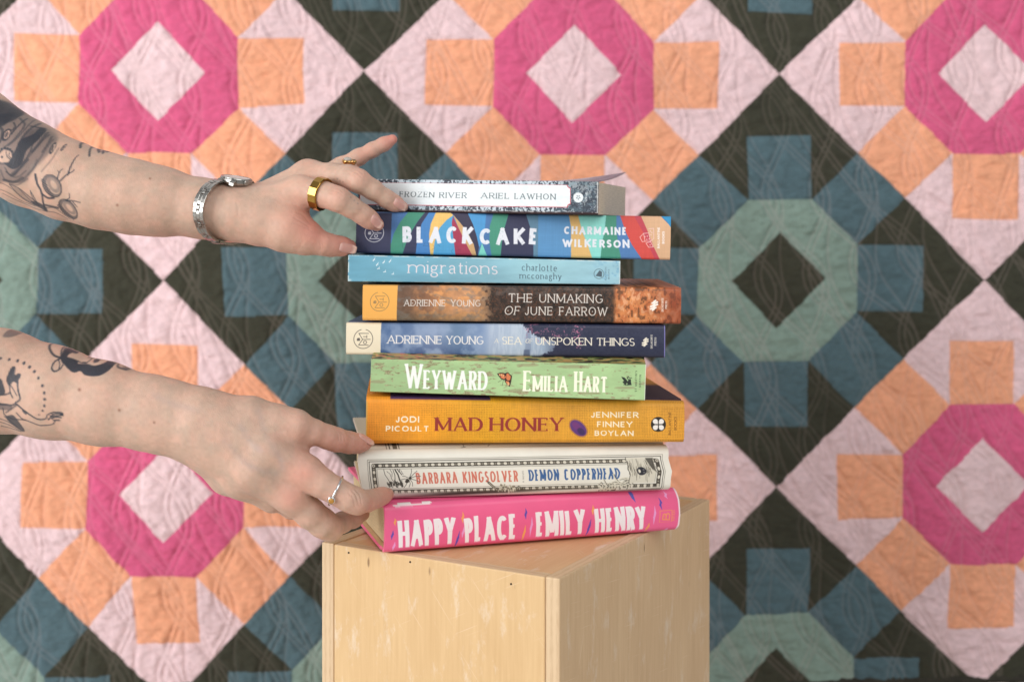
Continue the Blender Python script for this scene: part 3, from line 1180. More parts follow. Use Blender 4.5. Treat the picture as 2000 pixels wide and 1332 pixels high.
def art_frost():
    cv = Canvas(((697, 350), (1170, 355), (699, 413), (1168, 420.5)), 70, 30, 1.4)
    dark = cv.ramp([(697, 40), (800, 34), (860, 20), (1000, 20), (1060, 34), (1110, 60), (1170, 90)] and [(697, (44, 46, 52)), (1170, (44, 46, 52))])
    n = fbm(cv.h, cv.w, 7, 5, 5, 11)
    n2 = fbm(cv.h, cv.w, 3.2, 3.2, 3, 12)
    big = fbm(cv.h, cv.w, 40, 50, 3, 13)
    X = cv.u[None, :] / cv.L
    V = cv.v[:, None] / cv.T
    den = .44 + .20 * (big - .5) + .30 * sstep(.80, 1.0, X) * sstep(-.2, 1.0, V) + .30 * sstep(.20, .0, X) + .06 * V
    m = sstep(den - .07, den + .05, n * .62 + n2 * .38)
    lt = np.array((196, 208, 217.)) * (1 - .35 * sstep(.78, .95, X)[..., None])
    cv.a = np.array((56, 64, 76.)) * (1 - m[..., None]) + lt * m[..., None]
    tl = sstep(.5, .8, fbm(cv.h, cv.w, 12, 12, 3, 14)) * .35
    cv.a = cv.a * (1 - tl[..., None]) + np.array((110, 140, 150.)) * tl[..., None]
    for _ in range(60):  # frond sprays near the right end
        x, y = random.uniform(1105, 1168), random.uniform(357, 416)
        a = random.uniform(-.2, 1.2) + math.pi
        ln = random.uniform(4, 11)
        cv.line([(x, y), (x + ln * math.cos(a), y + ln * math.sin(a) * random.choice((-1, 1)))], .8, (150, 168, 184), .7)
    bl = sstep(.90, .96, V) * 1.0  # dark red strip paints the shaded underside onto the spine's bottom edge
    cv.a = cv.a * (1 - bl[..., None] * .9) + np.array((40, 16, 18.)) * bl[..., None] * .9

    def label(g, col):
        t, b, l, r = (358.8 - g), (398.8 + g), (703 - g), (1112.5 + g)
        f = lambda x: (x - 745) * .0126
        k = 6.5
        pts = []
        for (x, y) in ((l + k, t), (r - k, t), (r - k + 1.2, t + 3.6), (r - 2.5, t + k - 1), (r, t + k), (r, b - k), (r - 2.5, b - k + 1), (r - k + 1.2, b - 3.6), (r - k, b), (l + k, b), (l + k - 1.2, b - 3.6), (l + 2.5, b - k + 1), (l, b - k), (l, t + k), (l + 2.5, t + k - 1), (l + k - 1.2, t + 3.6)):
            pts.append((x, y + f(x)))
        cv.poly(pts, col)

    label(2.2, (196, 78, 92))
    label(1.0, (226, 232, 235))
    lab = sstep(.55, .8, fbm(cv.h, cv.w, 9, 12, 4, 15))[..., None] * .12
    keep = (np.abs(cv.a - np.array((226, 232, 235.))).max(-1) < 3)[..., None]
    cv.a = np.where(keep, cv.a * (1 - lab) + np.array((168, 186, 194.)) * lab, cv.a)
    ink = (66, 82, 88)
    cv.text('THE', (722, 383.6), (764, 384.2), 9.6, ink, t=.15, th=.08, serif=.09, track=.28)
    cv.text('FROZEN', (779, 384.6), (847, 386), 10.6, ink, t=.15, th=.08, serif=.09, track=.30)
    cv.text('RIVER', (857, 386.4), (910.5, 387.4), 10.6, ink, t=.15, th=.08, serif=.09, track=.30)
    cv.text('ARIEL', (938.5, 387.6), (994, 388.6), 10.6, ink, t=.15, th=.08, serif=.09, track=.30)
    cv.text('LAWHON', (1004.5, 388.8), (1085, 390.2), 10.6, ink, t=.15, th=.08, serif=.09, track=.30)
    c = (1129.4, 386)
    for k in range(16):
        a = k * math.tau / 16
        cv.ell((c[0] + 7.6 * math.cos(a), c[1] + 7.6 * math.sin(a)), 2.3, 2.3, (222, 228, 230))
    cv.ell(c, 8, 8, (222, 228, 230))
    for k in range(5):
        a = k * math.tau / 5 + .3
        cv.ell((c[0] + 3 * math.cos(a), c[1] + 3 * math.sin(a)), 1.6, 1.0, (110, 126, 138), ang=math.degrees(a))
    cv.text('VINE', (1147, 394.5), (1147, 375), 3.6, (210, 218, 222), t=.22, track=.15)
    # worn white lower right corner
    for _ in range(26):
        x = random.uniform(905, 1168)
        cv.ell((x, 415.2 + (x - 1168) * .012 + random.uniform(-.6, 1)), random.uniform(1, 4), .6, (225, 225, 222), alpha=.7)
    cv.line([(1167.6, 357), (1166.4, 415)], 1.6, (226, 224, 218), .8)
    # upper cover: pinkish inside the frost
    return cv


def art_swirl():
    cv = Canvas(((694, 413), (1311, 423), (695, 494.5), (1308.5, 508)), 60, 40, 1.4, (74, 114, 165))
    P1 = lambda pts, c: cv.poly([z1(*p) for p in pts], c)
    P2 = lambda pts, c: cv.poly([z2(*p) for p in pts], c)
    P1([(560, 500), (600, 500), (700, 500), (640, 660), (590, 780), (570, 880), (565, 1000), (560, 1000)], (76, 116, 168))
    green = (72, 140, 118)
    navy = (60, 62, 88)
    P1([(770, 480), (745, 530), (660, 640), (600, 760), (570, 880), (570, 1000), (695, 1000), (705, 960), (740, 850), (800, 720), (860, 620), (930, 530), (960, 480)], green)
    P1([(960, 480), (930, 530), (860, 620), (800, 720), (740, 850), (705, 960), (690, 1010), (842, 1010), (842, 970), (860, 800), (900, 650), (975, 530), (990, 480)], navy)
    P1([(990, 480), (975, 530), (900, 650), (860, 800), (840, 1010), (1010, 1010), (990, 880), (985, 760), (1000, 650), (1050, 530), (1060, 480)], (76, 130, 188))
    P1([(1045, 850), (1030, 970), (1025, 1010), (1275, 1010), (1260, 880), (1232, 600), (1240, 560), (1170, 610), (1100, 690)], (84, 158, 202))
    P1([(1236, 575), (1228, 640), (1245, 780), (1262, 900), (1275, 1010), (1470, 1010), (1380, 850), (1300, 690)], (163, 60, 86))
    P1([(1240, 555), (1300, 690), (1380, 850), (1465, 1010), (1505, 1010), (1470, 870), (1400, 740), (1320, 640)], (204, 164, 116))
    P1([(1200, 480), (1200, 528), (1240, 552), (1320, 640), (1400, 740), (1470, 870), (1505, 1010), (1515, 990), (1528, 900), (1500, 780), (1460, 660), (1400, 540), (1390, 480)], (62, 60, 80))
    P1([(1055, 480), (1050, 530), (1000, 650), (985, 760), (990, 880), (1005, 1010), (1030, 1010), (1045, 850), (1065, 770), (1100, 690), (1170, 610), (1242, 558), (1200, 526), (1190, 480)], (228, 188, 112))
    P1([(1390, 480), (1400, 540), (1460, 660), (1500, 780), (1530, 905), (1560, 860), (1590, 700), (1600, 540), (1600, 480)], (80, 150, 204))
    P1([(1560, 858), (1515, 1010), (1622, 1010)], (126, 206, 190))
    P1([(1600, 480), (1600, 540), (1590, 700), (1560, 860), (1622, 1010), (1670, 1010), (1650, 900), (1640, 760), (1680, 540), (1690, 480)], (78, 118, 168))
    P1([(1690, 480), (1680, 540), (1640, 680), (1640, 850), (1668, 1010), (1765, 1010), (1775, 850), (1800, 700), (1845, 540), (1850, 480)], (76, 146, 124))
    P1([(1850, 480), (1845, 540), (1800, 700), (1775, 850), (1762, 1020), (2120, 1030), (2118, 870), (2080, 680), (2035, 550), (2030, 480)], navy)
    P2([(130, 480), (150, 560), (190, 680), (230, 870), (232, 1040), (280, 1040), (280, 480)], (98, 134, 158))
    P2([(280, 480), (280, 1040), (640, 1045), (638, 680), (612, 555), (600, 480)], (94, 146, 192))
    P2([(600, 480), (612, 555), (636, 680), (640, 1045), (876, 1045), (820, 880), (760, 740), (715, 560), (700, 480)], (220, 180, 116))
    P2([(700, 480), (715, 560), (760, 740), (820, 880), (876, 1045), (958, 1045), (975, 850), (1000, 740), (1020, 560), (1024, 480)], (142, 214, 204))
    P2([(1024, 480), (1020, 560), (1000, 740), (975, 850), (955, 1045), (1190, 1050), (1150, 880), (1130, 700), (1135, 480)], (76, 146, 124))
    P2([(1135, 480), (1130, 700), (1150, 880), (1188, 1055), (1430, 1055), (1300, 880), (1240, 760), (1200, 650), (1165, 540), (1160, 480)], (84, 126, 178))
    P2([(1160, 480), (1165, 540), (1200, 650), (1240, 760), (1300, 880), (1425, 1060), (1612, 1060), (1530, 890), (1470, 730), (1400, 570), (1380, 480)], (208, 82, 76))
    P2([(1300, 480), (1340, 600), (1420, 740), (1500, 930), (1560, 1060), (1612, 1060), (1530, 890), (1470, 730), (1400, 570), (1380, 480)], (192, 74, 88))
    P2([(1380, 480), (1400, 570), (1470, 730), (1530, 890), (1612, 1060), (1740, 1060), (1740, 700), (1620, 575), (1600, 480)], (214, 172, 136))
    P2([(1590, 480), (1622, 572), (1680, 625), (1740, 720), (1740, 480)], (52, 142, 192))
    P1([(150, 480), (150, 1010), (570, 1010), (573, 541), (573, 480)], navy)
    P1([(150, 440), (150, 532), (573, 538), (560, 440)], (92, 122, 170))
    # brushed-cloth look
    cv.a *= 1 + .03 * (fbm(cv.h, cv.w, 1.5, 40, 2, 40)[..., None] - .5) + .03 * (fbm(cv.h, cv.w, 40, 1.5, 2, 41)[..., None] - .5)
    for _ in range(12):
        x = random.uniform(765, 1010)
        y = random.uniform(462, 488)
        cv.line([(x, y), (x + random.uniform(-4, 6), y + random.uniform(2, 7)), (x + random.uniform(-5, 8), y + random.uniform(6, 12))], .6, (40, 60, 80), .45)
    wht = (224, 226, 234)
    cv.text('BLACK', (785, 473.6), (922, 475.4), 31.5, wht, t=.25, th=.22, track=.30, jit=.8, rough=.12)
    cv.text('CAKE', (936, 476.2), (1050, 478), 31, wht, t=.25, th=.22, track=.30, jit=.8, rough=.12)
    cv.text('CHARMAINE', (1101, 457.5), (1223.5, 459), 15, wht, t=.25, th=.22, track=.22, jit=.7)
    cv.text('WILKERSON', (1098, 482), (1229, 484), 15.5, wht, t=.25, th=.22, track=.22, jit=.7)
    club_mark(cv, (730.2, 454.5), 18.2, (206, 206, 214), 1.2)
    # little house emblem
    g = (238, 200, 196)
    L = lambda *p: cv.line([z2(*q) for q in p], 1.0, g)
    L((1385, 795), (1425, 755), (1440, 840), (1410, 845), (1385, 795))
    L((1425, 755), (1480, 750), (1500, 840), (1440, 840))
    L((1480, 705), (1535, 700), (1535, 810), (1500, 840))
    L((1450, 860), (1500, 845), (1530, 900), (1480, 905), (1450, 860))
    for x, y in ((1440, 790), (1465, 785), (1460, 820), (1485, 815), (1500, 730), (1515, 745), (1505, 770), (1495, 880)):
        cv.ell(z2(x, y), .9, 1.3, g)
    cv.text('BALLANTINE', (1288, 485), (1288.6, 444), 4.6, (244, 236, 232), t=.22, track=.12)
    cv.text('BOOKS', (1297.4, 476), (1297.8, 452), 4.6, (244, 236, 232), t=.22, track=.12)
    return cv


def art_sky():
    cv = Canvas(((679, 498), (1212.5, 510), (679.5, 550), (1211, 556)), 40, 30, 1.4)
    cv.a = cv.ramp([(679, (106, 163, 186)), (820, (115, 168, 189)), (960, (136, 181, 196)), (1040, (160, 204, 214)), (1212, (158, 200, 214))])
    cv.mul(.05, 14, 60, 51)
    p = sstep(.55, .85, fbm(cv.h, cv.w, 10, 14, 4, 52)) * sstep(.86, .99, cv.u / cv.L)[None, :]
    cv.a = cv.a * (1 - .4 * p[..., None]) + np.array((96, 152, 190.)) * .4 * p[..., None]
    for (x, y) in ((388, 1035), (495, 1060), (563, 1050), (425, 1085), (440, 1130), (508, 1165), (595, 1190)):
        a, b = z1(x, y)
        d = 1 if y < 1100 else 0
        if d:
            cv.line([(a - 2, b + 3), (a + .4, b - .2), (a + 2, b - 3)], 1.7, (232, 238, 240), wd2=.6)
            cv.line([(a + .2, b + .5), (a + 1.4, b + 1.2)], 1.0, (232, 238, 240))
        else:
            cv.line([(a - 2.6, b + 1.6), (a, b + .6), (a + 2, b + 1.4)], 1.3, (232, 238, 240), wd2=.7)
            cv.line([(a + .4, b + .4), (a + 1.3, b - 3)], 1.2, (232, 238, 240), wd2=.5)
    cv.text('migrations', (796.4, 533.2), (971.8, 536), 16.4, (224, 214, 219), t=.14, th=.095, serif=.11, track=.24)
    ink = (78, 96, 110)
    cv.text('charlotte', (1019, 528.6), (1087.5, 530.3), 9.0, ink, t=.16, th=.10, serif=.09, track=.26)
    cv.text('mcconaghy', (1014.4, 544.6), (1096.5, 546.2), 8.8, ink, t=.16, th=.10, serif=.09, track=.26)
    c = (1169.8, 535.2)
    cv.ell(c, 9.6, 9.6, (96, 112, 122), ring=1.1)
    cv.poly([(1163, 539), (1171, 528), (1176, 531), (1175.5, 541), (1170, 540)], (84, 100, 110))
    cv.text('FLATIRON', (1184.6, 548), (1185, 522), 3.4, (112, 140, 156), t=.2, track=.2)
    cv.text('BOOKS', (1190.4, 546), (1190.8, 526), 3.4, (112, 140, 156), t=.2, track=.2)
    wear = fbm(cv.h, cv.w, 4, 16, 4, 55)
    e = sstep(2.4, .4, np.abs(cv.v))[:, None] * sstep(.34, .5, wear)
    e = np.maximum(e, sstep(3, .5, cv.u)[None, :] * sstep(.3, .5, wear))
    e = np.maximum(e, sstep(3.2, .5, cv.L - cv.u)[None, :])
    e = np.maximum(e, sstep(1.6, .2, np.abs(cv.v - cv.T))[:, None] * sstep(.48, .6, wear))
    e = np.maximum(e, (sstep(10, 2, cv.u)[None, :] * sstep(7, 2, np.abs(cv.v - cv.T))[:, None]) * .8)
    e = e[..., None] * .85
    cv.a = cv.a * (1 - e) + np.array((222, 230, 226.)) * e
    return cv


def art_dusk():
    cv = Canvas(((706, 556.5), (1331, 562), (708, 626), (1329.5, 633)), 40, 30, 1.4)
    cv.a = cv.ramp([(706, (98, 76, 60)), (790, (108, 82, 66)), (830, (136, 96, 72)), (875, (196, 140, 96)), (915, (190, 142, 108)), (945, (150, 116, 88)), (975, (66, 52, 46)), (1100, (54, 44, 38)), (1190, (66, 54, 42)), (1206, (150, 92, 58)), (1250, (192, 116, 70)), (1290, (168, 92, 58)), (1331, (120, 58, 40))])
    f1 = fbm(cv.h, cv.w, 14, 18, 5, 61)
    X = np.interp(cv.u, [0, cv.L], [706, 1331])[None, :]
    V = (cv.v / cv.T)[:, None]
    # lit cloud on the left
    k = sstep(.45, .75, f1) * sstep(780, 850, X) * sstep(960, 930, X)
    cv.a = cv.a * (1 - .6 * k[..., None]) + np.array((232, 160, 96.)) * .6 * k[..., None]
    k = sstep(.5, .8, fbm(cv.h, cv.w, 12, 20, 4, 62)) * sstep(960, 930, X)
    cv.a = cv.a * (1 - .5 * k[..., None]) + np.array((120, 118, 116.)) * .5 * k[..., None]
    k = sstep(.55, 1.05, V) * sstep(980, 900, X) * .55
    cv.a = cv.a * (1 - k[..., None]) + np.array((92, 84, 66.)) * k[..., None]
    # speckled trees
    n = fbm(cv.h, cv.w, 11, 9, 4, 63)
    edge = 946 + 26 * (fbm(cv.h, cv.w, 9, 9, 3, 64) - .3)
    tr = sstep(edge - 4, edge + 8, X) * sstep(1204, 1194, X + 14 * (n - .5))
    base = np.array((58, 46, 40.)) + (n[..., None] - .5) * np.array((46, 30, 24.))
    cv.a = cv.a * (1 - tr[..., None] * .9) + base * tr[..., None] * .9
    sp = sstep(.66, .8, fbm(cv.h, cv.w, 3.4, 3.4, 2, 65)) * tr * .5
    cv.a = cv.a * (1 - sp[..., None]) + np.array((128, 78, 52.)) * sp[..., None]
    k = sstep(.6, .8, fbm(cv.h, cv.w, 16, 22, 3, 66)) * tr * sstep(1.2, .2, V) * .4
    cv.a = cv.a * (1 - k[..., None]) + np.array((104, 96, 92.)) * k[..., None]
    # autumn right end
    rt = sstep(1196, 1206, X)
    f2 = fbm(cv.h, cv.w, 20, 18, 5, 67)
    f3 = fbm(cv.h, cv.w, 13, 9, 4, 68)
    c2 = np.array((172, 94, 56.)) * (1 - f2[..., None]) + np.array((222, 148, 92.)) * f2[..., None]
    k = sstep(.62, .8, f3)[..., None] * .7
    c2 = c2 * (1 - k) + np.array((226, 170, 130.)) * k
    k = sstep(.35, .22, f3)[..., None] * .7
    c2 = c2 * (1 - k) + np.array((92, 60, 40.)) * k
    k = sstep(1262, 1322, X)[..., None] * .62
    c2 = c2 * (1 - k) + np.array((126, 56, 38.)) * k
    cv.a = cv.a * (1 - rt[..., None]) + c2 * rt[..., None]
    cv.mul(.08, 8, 8, 69)
    cv.poly([(700, 520), (774.5, 520), (774.5, 660), (700, 660)], (234, 172, 88))
    club_mark(cv, (740.4, 589), 18.4, (138, 118, 84), 1.1, True)
    wt = (222, 214, 206)
    cv.text('ADRIENNE', (788, 597.4), (869, 598), 12.6, wt, t=.11, th=.085, serif=.08, track=.16)
    cv.text('YOUNG', (879.5, 598), (937.5, 598.4), 12.6, wt, t=.11, th=.085, serif=.08, track=.16)
    cv.text('THE', (992, 590), (1038.6, 590.6), 17, wt, t=.105, th=.08, serif=.075, track=.22)
    cv.text('UNMAKING', (1052.5, 590.8), (1176.6, 592), 17, wt, t=.105, th=.08, serif=.075, track=.20)
    cv.text('OF', (984, 614.4), (1013.4, 614.8), 16.8, wt, t=.105, th=.08, serif=.075, track=.20, slant=.16)
    cv.text('JUNE', (1024.5, 615), (1078.4, 615.6), 16.8, wt, t=.105, th=.08, serif=.075, track=.22)
    cv.text('FARROW', (1091.6, 615.8), (1185.8, 616.8), 16.8, wt, t=.105, th=.08, serif=.075, track=.20)
    for (x, y) in ((1156.6, 608.2), (991.6, 606.4), (905.4, 591.6), (805, 592)):
        cv.ell((x, y), 1.0, 1.0, wt)
    leaf_press_mark(cv, (1277, 596), (244, 236, 226), 1.0)
    cv.text('DELACORTE', (1295.4, 608.5), (1295.8, 582), 4.0, (240, 226, 214), t=.2, track=.12)
    cv.text('PRESS', (1302.4, 603), (1302.8, 587.5), 4.0, (240, 226, 214), t=.2, track=.12)
    return cv


def art_fog():
    cv = Canvas(((674.5, 629.5), (1300.5, 635.5), (676, 692.5), (1298.5, 699)), 150, 30, 1.4)
    cv.a = cv.ramp([(674, (68, 96, 134)), (760, (76, 102, 142)), (800, (98, 120, 156)), (850, (128, 144, 174)), (890, (104, 128, 158)), (940, (120, 142, 176)), (956, (160, 174, 196)), (1010, (170, 184, 200)), (1060, (150, 166, 186)), (1110, (56, 62, 84)), (1200, (52, 57, 80)), (1300, (54, 57, 88))])
    X = np.interp(cv.u, [0, cv.L], [674.5, 1300])[None, :]
    V = (cv.v / cv.T)[:, None]
    cl = fbm(cv.h, cv.w, 40, 34, 5, 71, .5)
    k = sstep(.3, .85, cl) * sstep(955, 935, X) * sstep(-.2, .2, V)
    cv.a = cv.a * (1 - .6 * k[..., None]) + np.array((152, 168, 194.)) * .6 * k[..., None]
    k = sstep(.65, .2, cl) * sstep(955, 935, X) * sstep(.25, 1.05, V + .5 * (cl - .5))
    cv.a = cv.a * (1 - .75 * k[..., None]) + np.array((54, 74, 116.)) * .75 * k[..., None]
    k = sstep(.4, .75, fbm(cv.h, cv.w, 40, 5, 3, 72)) * sstep(950, 965, X) * sstep(1075, 1040, X) * .5
    cv.a = cv.a * (1 - k[..., None]) + np.array((190, 200, 212.)) * k[..., None]
    P4 = lambda pts, c, s=1, a=1.: cv.poly([z4(*p) for p in pts], c, a, soft=s)
    P4([(150, 600), (200, 610), (205, 790), (190, 880), (120, 880), (140, 790)], (126, 140, 164), 2, .75)
    P4([(128, 790), (190, 790), (192, 900), (118, 900)], (82, 94, 120), 2, .8)
    # tree mass with ragged edge
    n = fbm(cv.h, cv.w, 5, 5, 4, 73)
    xe = np.interp(cv.v / cv.T, [-3, 0, .25, .42, .52, .60, .75, .92, 1.3], [1020, 1022, 1034, 1054, 1082, 1088, 1080, 1064, 1056])[:, None]
    m = sstep(xe - 3, xe + 3, X + 16 * (n - .5))
    d = np.array((48, 52, 74.)) + (n[..., None] - .5) * 10
    cv.a = cv.a * (1 - m[..., None]) + d * m[..., None]
    lf = fbm(cv.h, cv.w, 3, 3, 2, 74)
    big = fbm(cv.h, cv.w, 14, 14, 2, 75)
    k = sstep(.56, .66, lf) * sstep(.62, .1, V + .5 * (big - .5)) * sstep(1018, 1030, X) * sstep(1160, 1090, X + 60 * (big - .5)) * sstep(.35, .65, fbm(cv.h, cv.w, 9, 11, 2, 76))
    cv.a = cv.a * (1 - .7 * k[..., None]) + np.array((176, 112, 136.)) * .7 * k[..., None]
    for _ in range(34):
        cv.ell((random.gauss(1128, 4), random.uniform(636, 680)), random.uniform(.8, 1.6), random.uniform(.7, 1.2), random.choice(((206, 132, 160), (170, 96, 126))), alpha=.85)
    dk = (sstep(.5, 1.05, V) * sstep(1060, 1110, X) * .35)[..., None]
    cv.a = cv.a * (1 - dk) + np.array((30, 32, 50.)) * dk
    # top of the jacket is plain deep blue
    tp = sstep(0.2, -2.5, cv.v)[:, None, None]
    cv.a = cv.a * (1 - tp) + np.array((62, 76, 118.)) * tp
    cv.poly([(660, 629.2), (743, 630), (743, 740), (660, 740)], (228, 216, 190))
    club_mark(cv, (709, 661.6), 18.5, (60, 56, 56), 1.1, True)
    wt = (228, 224, 220)
    cv.text('ADRIENNE', (755.6, 670.4), (862.4, 671.6), 16, wt, t=.14, th=.085, serif=.085, track=.09)
    cv.text('YOUNG', (871, 671.7), (943.8, 672.4), 16, wt, t=.14, th=.085, serif=.085, track=.09)
    wt = (232, 224, 206)
    cv.text('A', (964.8, 669.4), (973, 669.5), 8.6, wt, t=.13, th=.07, serif=.08, slant=.1)
    cv.text('SEA', (980, 672), (1018.6, 672.6), 14.8, wt, t=.14, th=.085, serif=.085, track=.10)
    cv.text('OF', (1025, 669.8), (1038.6, 670), 9, wt, t=.14, th=.07, serif=.08, slant=.25)
    cv.text('UNSPOKEN', (1045.4, 673), (1155.8, 674.4), 15, wt, t=.14, th=.085, serif=.085, track=.09)
    cv.text('THINGS', (1165, 674.5), (1239.4, 675.3), 15, wt, t=.14, th=.085, serif=.085, track=.09)
    leaf_press_mark(cv, (1260, 667.5), (232, 224, 206), .82)
    cv.text('DELACORTE', (1274.2, 680), (1274.6, 653.4), 3.9, (228, 222, 206), t=.2, track=.12)
    cv.text('PRESS', (1281.6, 674.6), (1282, 658.6), 3.9, (228, 222, 206), t=.2, track=.12)
    cv.line([(1299.3, 637), (1297.5, 698)], 2.2, (140, 134, 200), .9)
    return cv


def art_meadow():
    cv = Canvas(((725, 700.5), (1261, 711.5), (723, 765), (1259.5, 782)), 60, 30, 1.4, (166, 196, 142))
    cv.mul(.05, 20, 40, 81)
    cv.a *= 1 - .05 * sstep(300, 0, cv.u)[None, :, None]
    sc = fbm(cv.h, cv.w, 4.5, 15, 5, 82)
    bd = fbm(cv.h, cv.w, 18, 90, 2, 83)
    k = sstep(.645, .74, sc * .7 + bd * .3)[..., None] * .85
    cc = np.array((148, 136, 106.)) + (fbm(cv.h, cv.w, 3, 3, 2, 84)[..., None] - .5) * 50
    cv.a = cv.a * (1 - k) + cc * k
    P = lambda x, y, rx, ry: cv.ell((x, y), rx, ry, (146, 132, 104), alpha=.55, soft=2)
    for (x, y, rx, ry) in ((738, 745, 16, 3.2), (1030, 713, 22, 3), (1120, 716, 34, 3.2), (1010, 762, 18, 2.4), (1150, 768, 24, 2.6), (1220, 757, 20, 2.4), (1010, 728, 8, 2)):
        P(x, y, rx, ry)
    # painted leaves and flowers on the upper cover, just above the spine edge
    tp = sstep(1.2, -.6, cv.v)[:, None]
    f = fbm(cv.h, cv.w, 3.5, 6, 3, 85)
    g = fbm(cv.h, cv.w, 8, 22, 2, 86)
    c = np.array((96, 112, 66.)) * (1 - f[..., None]) + np.array((158, 168, 104.)) * f[..., None]
    k = sstep(.52, .62, g)[..., None]
    c = c * (1 - k * .75) + np.array((196, 150, 96.)) * k * .75
    k = sstep(.40, .28, g)[..., None]
    c = c * (1 - k * .8) + np.array((58, 46, 44.)) * k * .8
    k = (sstep(.64, .74, fbm(cv.h, cv.w, 6, 16, 2, 87)) * sstep(.4, .1, cv.u / cv.L)[None, :])[..., None]
    c = c * (1 - k) + np.array((206, 116, 96.)) * k
    cv.a = cv.a * (1 - tp[..., None]) + c * tp[..., None]
    wt = (236, 238, 232)
    cv.text('W', (790, 757.4), (825, 758), 47, wt, t=.125, th=.075, serif=.03, track=0)
    cv.text('EYWARD', (826.4, 759), (951.8, 761.6), 36.5, wt, t=.155, th=.085, serif=.025, track=.07)
    wt = (242, 242, 220)
    cv.text('E', (1021, 763.4), (1037, 763.8), 39.5, wt, t=.145, th=.06, serif=.03, track=0)
    cv.text('MILIA', (1039.5, 764.2), (1108, 765.2), 30.5, wt, t=.16, th=.09, serif=.02, track=.075)
    cv.text('H', (1120.4, 764.8), (1136.6, 765), 39.5, wt, t=.145, th=.06, serif=.03, track=0)
    cv.text('ART', (1139, 765.2), (1185.4, 766), 30.5, wt, t=.16, th=.09, serif=.02, track=.07)
    # butterfly
    B = lambda pts, c, a=1., s=0: cv.poly([z3(*p) for p in pts], c, a, soft=s)
    B([(1722, 1052), (1760, 1042), (1800, 1048), (1835, 1090), (1800, 1125), (1765, 1110), (1740, 1080)], (54, 38, 34))
    B([(1800, 1050), (1840, 1036), (1862, 1060), (1885, 1075), (1878, 1130), (1862, 1195), (1830, 1170), (1805, 1135), (1815, 1100)], (54, 38, 34))
    B([(1738, 1056), (1790, 1056), (1822, 1088), (1798, 1112), (1768, 1098)], (214, 128, 86))
    B([(1822, 1058), (1840, 1046), (1856, 1066), (1872, 1082), (1864, 1120), (1840, 1128), (1822, 1110)], (208, 122, 80))
    B([(1815, 1132), (1850, 1136), (1862, 1170), (1850, 1182), (1828, 1160)], (216, 136, 92))
    for (x, y) in ((1750, 1068), (1772, 1064), (1790, 1074), (1850, 1160), (1842, 1172)):
        cv.ell(z3(x, y), 1.5, .9, (240, 206, 150), ang=40)
        cv.ell(z3(x + 12, y + 8), 1.2, .7, (52, 36, 32), ang=40)
    cv.line([z3(1775, 1120), z3(1740, 1140), z3(1735, 1142)], .7, (70, 62, 50))
    cv.line([z3(1790, 1128), z3(1778, 1180)], .7, (70, 62, 50))
    # winged-beast colophon
    G = lambda pts: cv.poly([z4(*p) for p in pts], (42, 50, 44))
    G([(1180, 1085), (1215, 1095), (1240, 1120), (1248, 1145), (1226, 1138), (1205, 1125), (1192, 1108)])
    G([(1195, 1140), (1212, 1128), (1240, 1142), (1270, 1110), (1284, 1112), (1286, 1150), (1292, 1172), (1238, 1174), (1250, 1160), (1240, 1152), (1228, 1176), (1200, 1174), (1215, 1160), (1198, 1152)])
    cv.line([z4(1284, 1150), z4(1262, 1120), z4(1242, 1098), z4(1256, 1084), z4(1264, 1094)], 1.5, (42, 50, 44))
    cv.line([z4(1226, 1176), z4(1290, 1172)], 1.2, (42, 50, 44))
    cv.line([z4(1270, 1100), z4(1292, 1098)], 1.2, (42, 50, 44))
    cv.text("ST MARTIN'S", (1243, 764.6), (1243.4, 724), 3.8, (64, 74, 56), t=.17, track=.34)
    cv.text('GRIFFIN', (1251, 756.6), (1251.4, 732), 3.8, (64, 74, 56), t=.17, track=.34)
    cv.line([(1260.4, 712), (1258.8, 782)], 1.8, (228, 232, 216), .9)
    cv.line([(724.6, 700), (722.8, 764)], 1.3, (214, 220, 190), .6)
    return cv


